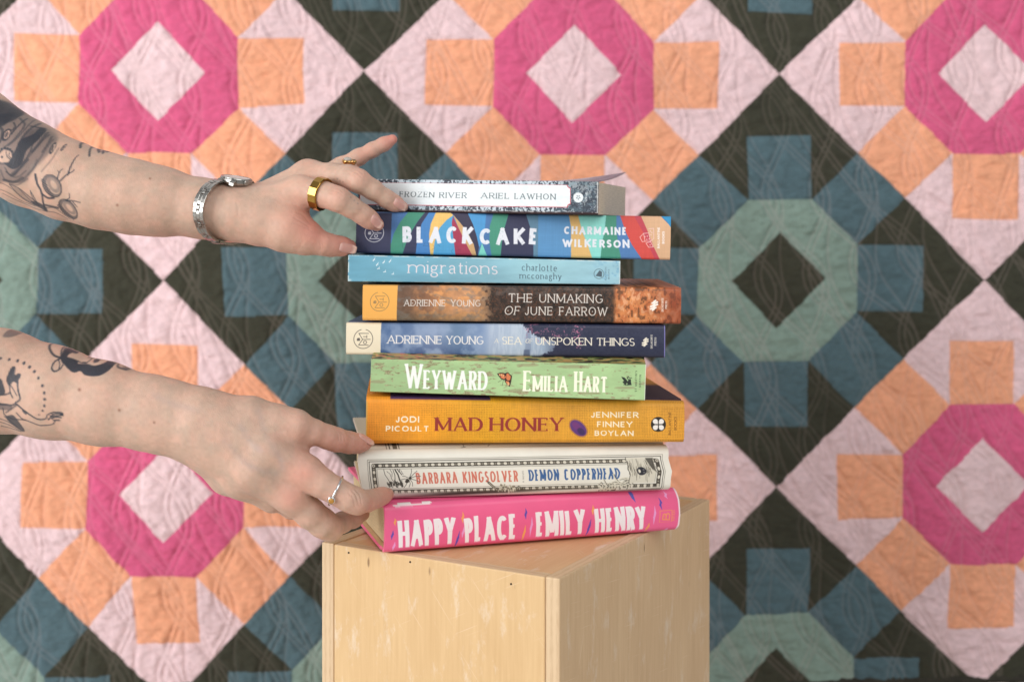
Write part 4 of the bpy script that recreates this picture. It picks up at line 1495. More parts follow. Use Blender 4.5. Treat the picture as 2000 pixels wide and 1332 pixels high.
def art_amber():
    cv = Canvas(((714, 773.5), (1337, 783), (714.5, 868), (1335.5, 865)), 330, 30, 1.4)
    cv.a = cv.ramp([(714, (232, 148, 48)), (780, (234, 152, 44)), (880, (230, 160, 42)), (960, (226, 164, 40)), (1040, (222, 158, 52)), (1200, (224, 162, 58)), (1337, (218, 154, 54))])
    cv.mul(.05, 60, 60, 91)
    U = cv.u[None, :]
    V = cv.v[:, None]
    wa = np.sin(2 * np.pi * U / 3.25 + 1.2 * fbm(cv.h, cv.w, 60, 30, 2, 92))
    wb = np.sin(2 * np.pi * V / 3.25 + 1.2 * fbm(cv.h, cv.w, 30, 60, 2, 93))
    rnd = fbm(cv.h, cv.w, 2.2, 2.2, 2, 94)
    rows = fbm(cv.h, cv.w, 1.4, 26, 2, 95)
    cols_ = fbm(cv.h, cv.w, 26, 1.4, 2, 96)
    cv.a *= 1 + .05 * (rows[..., None] - .5) + .06 * (cols_[..., None] - .5)
    k = (sstep(.15, .95, wa * .5 + wb * .5 + .55 * (rnd - .45)) * .55)[..., None]
    k = k * (.55 + .7 * sstep(.2, .8, fbm(cv.h, cv.w, 70, 90, 2, 97))[..., None])
    dark = cv.a * np.array((.60, .52, .45))
    cv.a = cv.a * (1 - k) + dark * k
    # purple band that wraps over from the front
    cv.poly([(761, 700), (761, 780), (957, 781.5), (957.5, 700)], (86, 58, 96), soft=1)
    # front cover, purple-black toward the right end with an orange band beyond
    tp = sstep(-3, -6, V)
    X = np.interp(cv.u, [0, cv.L], [714, 1337])[None, :]
    pk = sstep(1150, 1175, X + .02 * V) * tp * sstep(-265, -250, V)
    pc = np.array((58, 38, 52.))
    cv.a = cv.a * (1 - pk[..., None]) + pc * pk[..., None]
    for k_ in range(3):
        y = -14 - 14 * k_
        q = lambda a, b: cv.line([(a, y), (b, y)], 1.6, (170, 160, 166), .6, px=False)
        q(cv.L - 74 - 12 * k_, cv.L - 44)
    ink = (146, 52, 46)
    wt = (246, 234, 206)
    cv.text('JODI', (772, 823.8), (818, 824), 12, wt, t=.21, th=.19, track=.24)
    cv.text('PICOULT', (753, 841.8), (837.4, 842), 11.4, wt, t=.21, th=.19, track=.24)
    cv.text('MAD', (849, 841.3), (942.4, 841.3), 26.6, ink, t=.225, th=.08, serif=.07, track=.11)
    cv.text('HONEY', (955.4, 841.3), (1099.6, 841.5), 26.6, ink, t=.225, th=.08, serif=.07, track=.11)
    cv.ell((1128.6, 835.4), 19.6, 12.2, (96, 58, 120), ang=44, soft=1)
    cv.ell((1125, 831), 11, 6, (126, 58, 112), ang=44, alpha=.6, soft=3)
    cv.ell((1134, 842), 9, 6, (58, 44, 84), ang=44, alpha=.75, soft=3)
    cv.ell((1128.6, 835.4), 21, 13.4, (110, 60, 90), ang=44, alpha=.35, ring=2)
    cv.text('JENNIFER', (1153, 814.6), (1246, 815), 11, wt, t=.2, th=.18, track=.24)
    cv.text('FINNEY', (1165, 832.8), (1234, 833.2), 11, wt, t=.2, th=.18, track=.24)
    cv.text('BOYLAN', (1160.4, 850.6), (1236.4, 851), 11, wt, t=.2, th=.18, track=.24)
    c = (1284.7, 828)
    cv.ell(c, 14.8, 14.8, (44, 40, 34))
    for sx in (-1, 1):
        for sy in (-1, 1):
            p = (c[0] + sx * 5.9, c[1] + sy * 5.9)
            cv.ell(p, 4.9, 4.9, (236, 230, 222))
            cv.poly([(c[0] + sx * .9, c[1] + sy * 1.2), (p[0], c[1] + sy * 1.0), (p[0], p[1]), (c[0] + sx * 1.0, p[1])], (236, 230, 222))
    tx = (118, 76, 32)
    cv.text('BALLANTINE', (1309.6, 849), (1309.8, 804), 5.2, tx, t=.17, track=.12)
    cv.text('BOOKS', (1320.4, 839), (1320.6, 813), 5.2, tx, t=.17, track=.12)
    e = sstep(3.4, 1.6, U) * sstep(6, 12, V)
    cv.a = cv.a * (1 - .85 * e[..., None]) + np.array((206, 168, 88.)) * .85 * e[..., None]
    return cv


def art_woodcut():
    cv = Canvas(((699, 880), (1301, 869.5), (707, 979.5), (1304, 960)), 230, 40, 1.5, (226, 222, 210))
    cv.mul(.025, 30, 50, 101)
    ink = (62, 58, 52)
    mid = (120, 114, 102)
    Ln = lambda pts, w_, c=ink, a=1.: cv.line(pts, w_, c, a)
    # nested frame lines
    def frame(g, w_, c):
        q = [(727 - g, 905 - g), (1282 + g, 894.3 - g), (1282.5 + g, 950 + g), (728 - g, 964 + g)]
        Ln(q + [q[0]], w_, c)
    frame(7.5, .9, mid)
    frame(4.2, 1.3, ink)
    frame(-10, .8, mid)
    q = [(731, 908.5), (1278.6, 898), (1279, 946.6), (732, 960.4)]
    dark = (74, 68, 60)
    Ln(q + [q[0]], 8.0, dark)
    # beads along the dark band
    for i in range(4):
        a, b = np.array(q[i]), np.array(q[(i + 1) % 4])
        n = int(np.hypot(*(b - a)) / 12.5)
        ang = math.degrees(math.atan2(b[1] - a[1], b[0] - a[0]))
        for k in range(1, n):
            p = a + (b - a) * k / n
            cv.ell(tuple(p), 3.7, 2.5, (214, 208, 192), ang=ang)
            cv.ell(tuple(p + (b - a) / n * .5), .7, 2.2, (170, 164, 148), ang=ang + 35)
            cv.ell(tuple(p + (b - a) / n * .5), .7, 2.2, (150, 144, 130), ang=ang - 35)
        cv.ell(tuple(a), 3, 3, (206, 200, 184))
        cv.ell(tuple(a), 1.4, 1.4, dark)
    red = (205, 116, 98)
    blu = (62, 98, 148)
    cv.text('BARBARA', (811.4, 943.9), (890.8, 942.0), 21.6, red, t=.145, th=.125, track=.13)
    cv.text('KINGSOLVER', (901, 941.8), (1007, 939.2), 21.4, red, t=.145, th=.125, track=.13)
    cv.text('A NOVEL', (1018.6, 941), (1018.2, 917.6), 3.0, (110, 106, 100), t=.16, th=.1, track=.3)
    cv.text('DEMON', (1028, 938), (1086, 936.8), 21.4, blu, t=.16, th=.13, track=.12)
    cv.text('COPPERHEAD', (1096, 936.6), (1203.4, 934.2), 21.4, blu, t=.16, th=.13, track=.12)
    # tree stump woodcut
    for (pts, w_) in (([(750, 915), (752, 926), (757, 935), (761, 944)], 1.0), ([(756, 919), (762, 925), (764, 934), (769, 943)], .8),
                      ([(762, 915), (766, 922), (765, 930)], .8), ([(768, 916), (771, 927), (770, 937), (775, 947)], 1.2),
                      ([(772, 916), (777, 926), (779, 936), (784, 948)], 2.6), ([(776, 915), (781, 921), (784, 926)], 1.6),
                      ([(783, 917), (787, 926)], .8), ([(781, 915), (779, 921)], 1.2)):
        Ln([z5(*((p[0] - 660) * 5.55, (p[1] - 750) * 5.55)) for p in pts], w_)
    for _ in range(46):
        x = random.uniform(755, 785)
        y = random.uniform(943, 951)
        Ln([(x, y), (x + random.uniform(-2, 2), y - random.uniform(2, 6))], random.uniform(.7, 1.7), ink, .9)
    # spider
    c = (798, 935)
    cv.ell((793.5, 938.2), 4.6, 3.4, ink, ang=-35)
    cv.ell((799.4, 932.6), 3.2, 2.5, ink, ang=-35)
    for pts in (((799, 931), (803, 922), (803.5, 914)), ((800, 931), (809, 923), (814, 918)), ((801, 932), (810, 929), (820, 929)), ((800, 934), (808, 936), (818, 940)),
                ((797, 936), (799, 943), (796, 950)), ((795, 937), (791, 945), (786, 951)), ((795, 934), (788, 934), (781, 936)), ((796, 932), (790, 929), (785, 929)),
                ((799, 935), (803, 941), (803, 948))):
        Ln(pts, .9)
    # flowers
    pal = ((150, 142, 124), (204, 198, 178), (92, 86, 74))
    for (cx, cy, r) in ((978, 951, 8), (994, 954, 9)):
        for k in range(6):
            a = k * math.tau / 6 + cx
            cv.ell((cx + r * .55 * math.cos(a), cy + r * .5 * math.sin(a)), r * .55, r * .36, pal[k % 2], ang=math.degrees(a))
            Ln([(cx, cy), (cx + r * math.cos(a), cy + r * .9 * math.sin(a))], .7, ink)
        cv.ell((cx, cy), r * .24, r * .24, pal[2])
    for pts in (((950, 941), (958, 948), (966, 956), (972, 960)), ((1002, 957), (1008, 950), (1014, 952))):
        Ln(pts, 4.6, pal[2])
        Ln(pts, 1.0, (190, 184, 166))
    Ln([(946, 936), (950, 942)], .8)
    # twisted roots and scales, lower right
    for k in range(40):
        x = random.uniform(1172, 1225)
        y = random.uniform(940, 959) - max(0, (x - 1195)) * .35
        a = random.uniform(-.5, .5)
        ln = random.uniform(4, 8)
        pts = [(x - ln, y + 2 * math.sin(a)), (x, y - random.uniform(1, 3)), (x + ln, y + random.uniform(-1, 2))]
        Ln(pts, 2.4, (214, 208, 190))
        Ln([(p[0], p[1] + 1.3) for p in pts], .9, ink, .85)
    for pts in (((1173, 936), (1178, 946), (1186, 952)), ((1190, 925), (1194, 932), (1200, 938)), ((1162, 946), (1168, 941), (1172, 948))):
        Ln(pts, 3, (206, 200, 184))
        Ln([(p[0] + 1.4, p[1]) for p in pts], .9, ink)
    # rocky panel at the right
    cv.poly([(1218, 893.5), (1272, 892.4), (1272, 941), (1223, 942)], (208, 202, 186))
    for k in range(44):
        x = random.uniform(1219, 1270)
        y = random.uniform(894, 918)
        ln = random.uniform(8, 24)
        sl = (x - 1222) * .006 * ln
        Ln([(x, y), (x + sl * .4 + random.uniform(-1, 1), y + ln * .5), (x + sl, min(941, y + ln))], random.uniform(.6, 1.3), random.choice((ink, mid, (150, 144, 128))), .9)
    cv.poly([(1256, 893.5), (1271, 893), (1271, 920), (1264, 910)], (66, 62, 56), .8, soft=1)
    Ln([(1218, 893), (1221, 906), (1219, 916), (1223, 926), (1222, 942)], 1.1)
    cv.ell((1245, 919), 9, 8, (46, 46, 54))
    cv.ell((1240.6, 919), 2.3, 3.6, (214, 208, 192))
    cv.ell((1249, 916.4), 2, 1.3, (112, 110, 112))
    cv.ell((1249, 921.6), 2, 1.3, (112, 110, 112))
    cv.text('HARPER', (1260.5, 928), (1260.8, 911), 2.8, (110, 104, 94), t=.2, track=.2)
    # front cover printing: frame lines and sketchy marks
    V0 = -20
    U = cv.u[None, :]
    V = cv.v[:, None]
    tp = sstep(-13, -16, V)
    cv.a = cv.a * (1 - tp[..., None] * .18) + np.array((204, 186, 150.)) * .18 * tp[..., None]
    for (x, w_, c) in ((47, 1.6, mid), (53, 2.0, ink), (64, 9, (112, 104, 90)), (72, 1.6, ink)):
        cv.line([(x, -20), (x, -230)], w_, c, px=False)
    for k in range(60):
        x, y = random.uniform(76, cv.L - 30), random.uniform(-21, -17)
        cv.line([(x, y), (x + random.uniform(2, 14), y + random.uniform(-2, 1.6))], random.uniform(.8, 2.6), random.choice((ink, mid, (150, 136, 110))), .8, px=False)
    for k in range(30):
        x, y = random.uniform(80, 300), random.uniform(-200, -25)
        cv.line([(x, y), (x + random.uniform(-10, 20), y + random.uniform(-10, 10))], random.uniform(1, 3), mid, .7, px=False)
    cv.line([(40, -92), (62, -94)], 3, mid, .8, px=False)
    return cv


def art_party():
    cv = Canvas(((748.5, 985), (1319, 953), (750, 1081), (1321, 1036)), 130, 40, 1.4, (234, 98, 143))
    V = (cv.v / cv.T)[:, None, None]
    cv.mul(.02, 40, 60, 111)
    wt = (242, 232, 234)
    hs = [1, 1, 1, 1, 1]
    cv.text('HAPPY', (776.6, 1067.4), (887, 1059.6), 50.5, wt, t=.165, th=.15, track=.055, wedge=.10, jit=.55)
    cv.text('PLACE', (905, 1058.4), (1006.6, 1051), 48, wt, t=.165, th=.15, track=.055, wedge=.10, jit=.55)
    cv.text('EMILY', (1043, 1047.8), (1138, 1041.4), 48, wt, t=.165, th=.15, track=.055, wedge=.10, jit=.55)
    cv.text('HENRY', (1157, 1039.6), (1256, 1032.6), 46.6, wt, t=.165, th=.15, track=.055, wedge=.10, jit=.55)
    B, O, L_ = (92, 78, 170), (240, 160, 92), (234, 156, 206)

    def fleck(z, pts, c, w_=4.0):
        q = [z(*p) for p in pts]
        m = len(q)
        a, b = q[0], q[-1]
        mid_ = [((a[0] + b[0]) / 2 + .9, (a[1] * .62 + b[1] * .38)), ((a[0] + b[0]) / 2 - .8, (a[1] * .4 + b[1] * .6))]
        if m == 2:
            q = [a] + mid_ + [b]
        arrw = [.6, w_, w_, .6]
        for k in range(len(q) - 1):
            cv.line([q[k], q[k + 1]], arrw[min(k, 3)], c, wd2=arrw[min(k + 1, 3)])

    for pts, c in ((((570, 540), (577, 608)), O), (((556, 655), (546, 742)), B), (((580, 765), (566, 852)), L_), (((1212, 480), (1212, 582)), O),
                   (((1222, 622), (1212, 724)), L_), (((1184, 662), (1156, 822)), B), (((1806, 448), (1806, 545)), B), (((1862, 528), (1854, 712)), L_), (((1802, 604), (1788, 768)), O)):
        fleck(z7, pts, c)
    for pts, c in ((((738, 415), (736, 508)), O), (((716, 548), (690, 712)), B), (((1318, 425), (1314, 600)), L_), (((1272, 585), (1254, 672)), O),
                   (((1366, 350), (1386, 456)), B), (((1430, 290), (1446, 356)), L_), (((1466, 640), (1450, 664)), L_)):
        fleck(z8, pts, c)
    cv.poly([z8(1098, 300), z8(1130, 296), (1234, 964), z8(1142, 392), z8(1114, 352)], (88, 92, 176))
    o = (240, 150, 96)
    q = [z8(1366, 472), z8(1478, 464), z8(1480, 572), z8(1366, 580)]
    cv.line(q + [q[0]], 1.1, o)
    cv.text('B', z8(1462, 558), z8(1462, 488), 15, o, t=.12, track=0)
    cv.text('B', z8(1456, 552), z8(1456, 494), 11, o, t=.10, track=0, alpha=.6)
    for k in range(7):
        y = 470 + k * 15
        cv.line([z8(1486, y), z8(1504, y - 2)], 1.4, o, .8)
    cv.line([(cv.L - 1.6, 2), (cv.L - 1.2, cv.T * .5), (cv.L - 1.6, cv.T - 3)], 3.2, (240, 224, 226), .95, px=False)
    # lettering of the front cover just reaching the edge
    wv = [(764, 986.6), (775, 985.4), (777, 982.8), (801, 981.6), (803, 984.6), (823, 983.2), (825, 979.8), (838, 979.2), (845, 982), (832, 985.8), (770, 990)]
    cv.poly(wv, (240, 226, 226))
    return cv


# ------------------------------------------------------------------ arms and hands as smooth implicit bodies
class Body:
    def __init__(s, palm, fingers, kp=.010, kf=.009, kw=.0012, kchain=.004):
        """palm: list of chains; fingers: list of chains; chain = [(px,py,Z,rpx,sy), ...]"""
        s.palm = [p for c in palm for p in s.prims(c)]
        s.fing = [[(a, b, ra * .965, rb * .965, sy) for a, b, ra, rb, sy in s.prims(c)] for c in fingers]
        s.kp, s.kf, s.kw, s.kc = kp, kf, kw, kchain

    @staticmethod
    def prims(c):
        out = []
        for a, b in zip(c[:-1], c[1:]):
            pa, pb = P(*a[:3]), P(*b[:3])
            sy = ((a[4] if len(a) > 4 else 1) + (b[4] if len(b) > 4 else 1)) / 2
            out.append((pa, pb, a[3] * a[2] / F, b[3] * b[2] / F, sy))
        return out

    @staticmethod
    def d(pr, X, Y, Z):
        a, b, ra, rb, sy = pr
        ax, ay, az = a[0], a[1] / sy, a[2]
        dx, dy, dz = b[0] - ax, b[1] / sy - ay, b[2] - az
        L2 = dx * dx + dy * dy + dz * dz
        px, py, pz = X - ax, Y / sy - ay, Z - az
        t = np.clip((px * dx + py * dy + pz * dz) / L2, 0, 1)
        q = np.sqrt((px - t * dx) ** 2 + (py - t * dy) ** 2 + (pz - t * dz) ** 2)
        r = ra + (rb - ra) * t
        d_ = q - r
        return d_ * (min(1.0, sy) if sy < 1 else 1.0)

    @staticmethod
    def smin(a, b, k):
        h = np.clip(.5 + .5 * (b - a) / k, 0, 1)
        return b + (a - b) * h - k * h * (1 - h)

    def box(s, prims, m):
        lo = np.min([np.minimum(a, b) - max(ra, rb) * max(1, sy) for a, b, ra, rb, sy in prims], 0) - m
        hi = np.max([np.maximum(a, b) + max(ra, rb) * max(1, sy) for a, b, ra, rb, sy in prims], 0) + m
        return lo, hi

    def at(s, p):
        X, Y, Z = np.asarray(p, float).T
        f = np.full(X.shape, 1.0)
        for pr in s.palm:
            f = s.smin(f, s.d(pr, X, Y, Z), s.kp)
        tot = f
        for ch in s.fing:
            g = np.full(X.shape, 1.0)
            for pr in ch:
                g = s.smin(g, s.d(pr, X, Y, Z), s.kc)
            tot = np.minimum(tot, s.smin(f, g, s.kf))
        return tot

    def grid(s, h):
        allp = s.palm + [p for c in s.fing for p in c]
        lo, hi = s.box(allp, .006)
        n = np.ceil((hi - lo) / h).astype(int) + 1
        ax = [lo[k] + h * np.arange(n[k]) for k in range(3)]
        f = np.full(n, 1.0, dtype=np.float32)

        def sub(prims, m):
            l, h_ = s.box(prims, m)
            i0 = np.maximum(0, ((l - lo) / h).astype(int))
            i1 = np.minimum(n, ((h_ - lo) / h).astype(int) + 2)
            sl = tuple(slice(i0[k], i1[k]) for k in range(3))
            X = ax[0][sl[0]][:, None, None]
            Y = ax[1][sl[1]][None, :, None]
            Z = ax[2][sl[2]][None, None, :]
            return sl, X, Y, Z

        for pr in s.palm:
            sl, X, Y, Z = sub([pr], .030)
            f[sl] = s.smin(f[sl], s.d(pr, X, Y, Z), s.kp)
        tot = f.copy()
        for ch in s.fing:
            sl, X, Y, Z = sub(ch, .028)
            g = np.full(f[sl].shape, 1.0)
            for pr in ch:
                g = s.smin(g, s.d(pr, X, Y, Z), s.kc)
            tot[sl] = np.minimum(tot[sl], s.smin(f[sl], g, s.kf))
        return tot, lo, h

    def normal(s, p, e=.0006):
        p = np.asarray(p, float)
        n = np.stack([s.at(p + np.eye(3)[k] * e) - s.at(p - np.eye(3)[k] * e) for k in range(3)], -1)
        return n / np.linalg.norm(n, axis=1)[:, None]

    def march(s, p, d, far=.05):
        """from points p go along d until the skin"""
        p = np.array(p, float)
        d = np.array(d, float)
        t = np.zeros(len(p))
        for _ in range(40):
            q = p + d * t[:, None]
            t += np.clip(s.at(q), -.004, .01) * .9
            t = np.clip(t, -.02, far)
        return p + d * t[:, None]

    def out(s, c, dirs):
        """from inside points c outwards along dirs to the skin"""
        c = np.array(c, float)
        t = np.zeros(len(dirs))
        for _ in range(60):
            q = c + dirs * t[:, None]
            t -= s.at(q) * .8
            t = np.clip(t, 0, .08)
        return c + dirs * t[:, None]


def surface_nets(f, org, h):
    s = f < 0
    c = np.zeros(tuple(k - 1 for k in f.shape), np.int8)
    offs = [(i, j, k) for i in (0, 1) for j in (0, 1) for k in (0, 1)]
    nx, ny, nz = c.shape
    for (i, j, k) in offs:
        c += s[i:i + nx, j:j + ny, k:k + nz]
    act = (c > 0) & (c < 8)
    ci = np.argwhere(act)
    idx = np.full(c.shape, -1, np.int32)
    idx[act] = np.arange(len(ci))
    acc = np.zeros((len(ci), 3))
    cnt = np.zeros(len(ci))
    val = {o: f[ci[:, 0] + o[0], ci[:, 1] + o[1], ci[:, 2] + o[2]].astype(float) for o in offs}
    for a in offs:
        for ax in range(3):
            if a[ax]:
                continue
            b = list(a)
            b[ax] = 1
            b = tuple(b)
            fa, fb = val[a], val[b]
            m = (fa < 0) != (fb < 0)
            t = fa / np.where(m, fa - fb, 1)
            p = np.tile(np.array(a, float), (len(ci), 1))
            p[:, ax] = t
            acc[m] += p[m]
            cnt[m] += 1
    v = (ci + acc / cnt[:, None]) * h + org
    faces = []
    for ax in range(3):
        o1, o2 = (ax + 1) % 3, (ax + 2) % 3
        sl0 = [slice(None)] * 3
        sl1 = [slice(None)] * 3
        sl0[ax] = slice(0, -1)
        sl1[ax] = slice(1, None)
        a, b = s[tuple(sl0)], s[tuple(sl1)]
        e = np.argwhere(a != b)
        ok = np.all(e >= 1, 1) & (e[:, o1] < f.shape[o1] - 1) & (e[:, o2] < f.shape[o2] - 1)
        # cells around the edge
        e = e[(e[:, o1] >= 1) & (e[:, o2] >= 1) & (e[:, o1] < f.shape[o1] - 1) & (e[:, o2] < f.shape[o2] - 1)]
        q = []
        for (d1, d2) in ((-1, -1), (0, -1), (0, 0), (-1, 0)):
            k = e.copy()
            k[:, o1] += d1
            k[:, o2] += d2
            q.append(idx[k[:, 0], k[:, 1], k[:, 2]])
        q = np.stack(q, -1)
        fl = a[e[:, 0], e[:, 1], e[:, 2]]
        q = np.where(fl[:, None], q, q[:, ::-1])
        faces.append(q)
    faces = np.concatenate(faces)
    faces = faces[np.all(faces >= 0, 1)]
    return v, faces


def laplace(v, faces, it=4, lam=.5):
    e = np.concatenate([faces[:, [0, 1]], faces[:, [1, 2]], faces[:, [2, 3]], faces[:, [3, 0]]])
    n = len(v)
    deg = np.bincount(e[:, 0], minlength=n) + np.bincount(e[:, 1], minlength=n)
    for k in range(it):
        for l_ in (lam, -lam * 1.03):
            a = np.zeros_like(v)
            for c in range(3):
                a[:, c] = np.bincount(e[:, 0], v[e[:, 1], c], n) + np.bincount(e[:, 1], v[e[:, 0], c], n)
            v = v + l_ * (a / deg[:, None] - v)
    return v


def vnormals(v, faces):
    a = v[faces[:, 2]] - v[faces[:, 0]]
    b = v[faces[:, 3]] - v[faces[:, 1]]
    n = np.cross(a, b)
    out = np.zeros_like(v)
    for k in range(4):
        for c in range(3):
            out[:, c] += np.bincount(faces[:, k], n[:, c], len(v))
    return out / np.maximum(np.linalg.norm(out, axis=1), 1e-12)[:, None]


def noise3(p, scale, seed):
    """cheap smooth 3-D value noise 0..1"""
    r = np.random.RandomState(seed)
    tb = r.rand(32, 32, 32)
    q = p / scale + 1000
    i = np.floor(q).astype(int)
    f = q - i
    f = f * f * (3 - 2 * f)
    o = 0
    for dx in (0, 1):
        for dy in (0, 1):
            for dz in (0, 1):
                w_ = (f[:, 0] if dx else 1 - f[:, 0]) * (f[:, 1] if dy else 1 - f[:, 1]) * (f[:, 2] if dz else 1 - f[:, 2])
                o = o + w_ * tb[(i[:, 0] + dx) % 32, (i[:, 1] + dy) % 32, (i[:, 2] + dz) % 32]
    return o


class Ink:
    """a tattoo drawn flat (photo-pixel units at the arm's own distance), then laid on the skin facing front"""

    def __init__(s, x0, x1, y0, y1, Z, res=2.0):
        s.cv = Canvas(((x0, y0), (x1, y0), (x0, y1), (x1, y1)), 0, 0, res, (0, 0, 0))
        s.x0, s.y0, s.Z, s.res = x0, y0, Z, res

    def line(s, pts, w_, a=1.0, w2=None):
        s.cv.line(pts, w_, (1, 1, 1), a, wd2=w2)

    def poly(s, pts, a=1.0, soft=1):
        s.cv.poly(pts, (1, 1, 1), a, soft=soft)

    def erase(s, pts, soft=1):
        s.cv.poly(pts, (0, 0, 0), 1, soft=soft)

    def ell(s, c, rx, ry, a=1.0, ang=0, ring=None, soft=1, erase=False):
        s.cv.ell(c, rx, ry, (0, 0, 0) if erase else (1, 1, 1), ang, a, soft, ring)

    def sample(s, v):
        px = 1000 + v[:, 0] * F / s.Z
        py = HOR + (CZ - v[:, 2]) * F / s.Z
        a = s.cv.a[..., 0]
        q = np.pad(a, 1, mode='edge')
        a = (q[:-2, 1:-1] + q[2:, 1:-1] + q[1:-1, :-2] + q[1:-1, 2:] + 2 * q[1:-1, 1:-1]) / 6
        q = np.pad(a, 1, mode='edge')
        a = (q[:-2, 1:-1] + q[2:, 1:-1] + q[1:-1, :-2] + q[1:-1, 2:] + 2 * q[1:-1, 1:-1]) / 6
        x = (px - s.x0) * s.res
        y = (py - s.y0) * s.res
        ok = (x >= 0) & (y >= 0) & (x < a.shape[1] - 1.01) & (y < a.shape[0] - 1.01)
        x = np.clip(x, 0, a.shape[1] - 1.01)
        y = np.clip(y, 0, a.shape[0] - 1.01)
        i, j = x.astype(int), y.astype(int)
        fx, fy = x - i, y - j
        r = (a[j, i] * (1 - fx) + a[j, i + 1] * fx) * (1 - fy) + (a[j + 1, i] * (1 - fx) + a[j + 1, i + 1] * fx) * fy
        return r * ok


def curve(pts, n=8):
    """Catmull-Rom through points"""
    p = [np.array(q, float) for q in pts]
    p = [2 * p[0] - p[1]] + p + [2 * p[-1] - p[-2]]
    out = []
    for k in range(1, len(p) - 2):
        for i in range(n):
            t = i / n
            out.append(tuple(.5 * ((2 * p[k]) + (-p[k - 1] + p[k + 1]) * t + (2 * p[k - 1] - 5 * p[k] + 4 * p[k + 1] - p[k + 2]) * t * t + (-p[k - 1] + 3 * p[k] - 3 * p[k + 1] + p[k + 2]) * t ** 3)))
    out.append(tuple(p[-2]))
    return out


def upper_ink():
    k = Ink(-40, 260, 150, 470, .934)
    f = lambda *ps: [(x / 5.122, 180 + y / 5.122) for x, y in ps]
    C = lambda w_, a, *ps, w2=None: k.line(curve(f(*ps)), w_, a, w2)
    Pl = lambda a, soft, *ps: k.poly(curve(f(*ps + (ps[0],)))[:-1], a, soft)
    # soft grey shading of the large piece
    Pl(.42, 60, (-200, 40), (60, 90), (260, 260), (420, 360), (520, 470), (470, 640), (330, 800), (260, 900), (60, 900), (-200, 860))
    Pl(.8, 16, (-150, 40), (30, 110), (120, 200), (60, 300), (-150, 330))
    Pl(.8, 4, (-60, 230), (40, 190), (70, 240), (30, 330), (-60, 360))
    Pl(.55, 4, (0, 120), (80, 150), (130, 210), (90, 240), (20, 200))
    # flowing bark lines
    for a, w_, ps in ((.55, 3.5, ((130, 250), (200, 330), (150, 470), (60, 560))), (.5, 3, ((240, 260), (215, 380), (160, 480), (100, 540))),
                      (.45, 4, ((430, 420), (360, 560), (250, 720), (130, 830))), (.6, 3, ((330, 470), (310, 600), (240, 740), (150, 840), (80, 800))),
                      (.35, 4, ((480, 470), (420, 640), (330, 790), (200, 900), (40, 880))), (.3, 3, ((560, 560), (520, 680), (430, 800))),
                      (.4, 3, ((70, 760), (120, 840), (200, 850), (280, 790))), (.35, 3, ((20, 780), (60, 880), (170, 930), (290, 870))),
                      (.3, 4, ((380, 680), (360, 760), (300, 830)))):
        C(w_, a, *ps)
    for a, w_, ps in ((.75, 3, ((180, 250), (150, 330), (110, 420))), (.6, 5, ((300, 300), (250, 380), (215, 470))), (.55, 5, ((410, 400), (380, 500), (330, 600))),
                      (.6, 4, ((150, 830), (230, 760), (300, 680))), (.5, 5, ((40, 880), (150, 900), (240, 860))), (.45, 4, ((460, 440), (450, 520), (420, 600))),
                      (.7, 3, ((100, 300), (125, 340), (110, 380))), (.6, 5, ((-40, 340), (20, 380), (20, 480), (-20, 540)))):
        C(w_, a, *ps)
    # knothole with an eye shape
    for (x, y, rx, ry, an) in ((66, 430, 7.5, 13, 15), (505, 560, 4.2, 12.5, 8), (600, 550, 3, 8, 18)):
        c = f((x, y))[0]
        k.ell(c, rx, ry, .85, an, soft=1)
        k.ell((c[0] + .6, c[1] - .5), rx * .62, ry * .68, 1, an, soft=1, erase=True)
        k.ell(c, rx * .4, ry * .5, .7, an, soft=1)
    # dark hollow with a round pale cap in front
    Pl(.92, 3, (330, 340), (390, 370), (360, 480), (280, 590), (240, 720), (160, 775), (90, 740), (60, 690), (150, 620), (180, 560), (205, 480), (300, 420))
    Pl(.35, 3, (262, 370), (320, 350), (330, 400), (290, 500), (240, 520), (225, 450))
    k.poly(f((250, 400), (300, 370), (305, 430), (270, 500), (240, 490)), .1, 4)
    Pl(.45, 2, (0, 620), (60, 560), (140, 590), (160, 650), (120, 720), (40, 730), (-20, 700))
    k.erase(f((10, 630), (60, 580), (130, 600), (145, 650), (110, 705), (40, 712), (0, 690)), 3)
    for x, y in ((10, 600), (35, 575), (65, 565), (95, 570), (120, 580), (140, 600)):
        k.ell(f((x, y))[0], 2.6, 2.4, .9)
    k.ell(f((42, 655))[0], 2.2, 2.6, .95)
    C(1.6, .8, (85, 600), (95, 650), (130, 680))
    C(1.6, .8, (120, 610), (110, 640), (125, 660))
    C(2.4, .8, (250, 330), (300, 340), (370, 350))
    # two mushrooms
    for (cx, cy, rx, ry, an) in ((535, 940, 23, 17, 62), (665, 1170, 21, 15, 52)):
        c = f((cx, cy))[0]
        k.ell(c, rx, ry, .55, an, soft=1)
        ca, sa = math.cos(math.radians(an - 90)), math.sin(math.radians(an - 90))
        k.ell((c[0] - ca * -3.0, c[1] + sa * 2.5 + 1), rx * .78, ry * .66, 1, an, soft=2, erase=True)
        k.ell((c[0] + ca * 3.4, c[1] + sa * 3.4), rx * .74, ry * .60, .34, an, soft=3)
        k.ell((c[0] + ca * 4, c[1] + sa * 4), rx * .42, ry * .30, 1, an, soft=4, erase=True)
        k.ell(c, rx, ry, .85, an, ring=1.5)
        for t in np.linspace(-.85, .85, 13):  # gills
            x = c[0] - ca * ry * .62 + math.cos(math.radians(an)) * rx * t
            y = c[1] - sa * ry * .62 + math.sin(math.radians(an)) * rx * t
            k.line([(x - ca * 3, y - sa * 3), (x + ca * 2.6, y + sa * 2.6)], 1.5, .8)
    C(5, .85, (370, 830), (385, 920), (420, 1010), (410, 1180), w2=3.6)
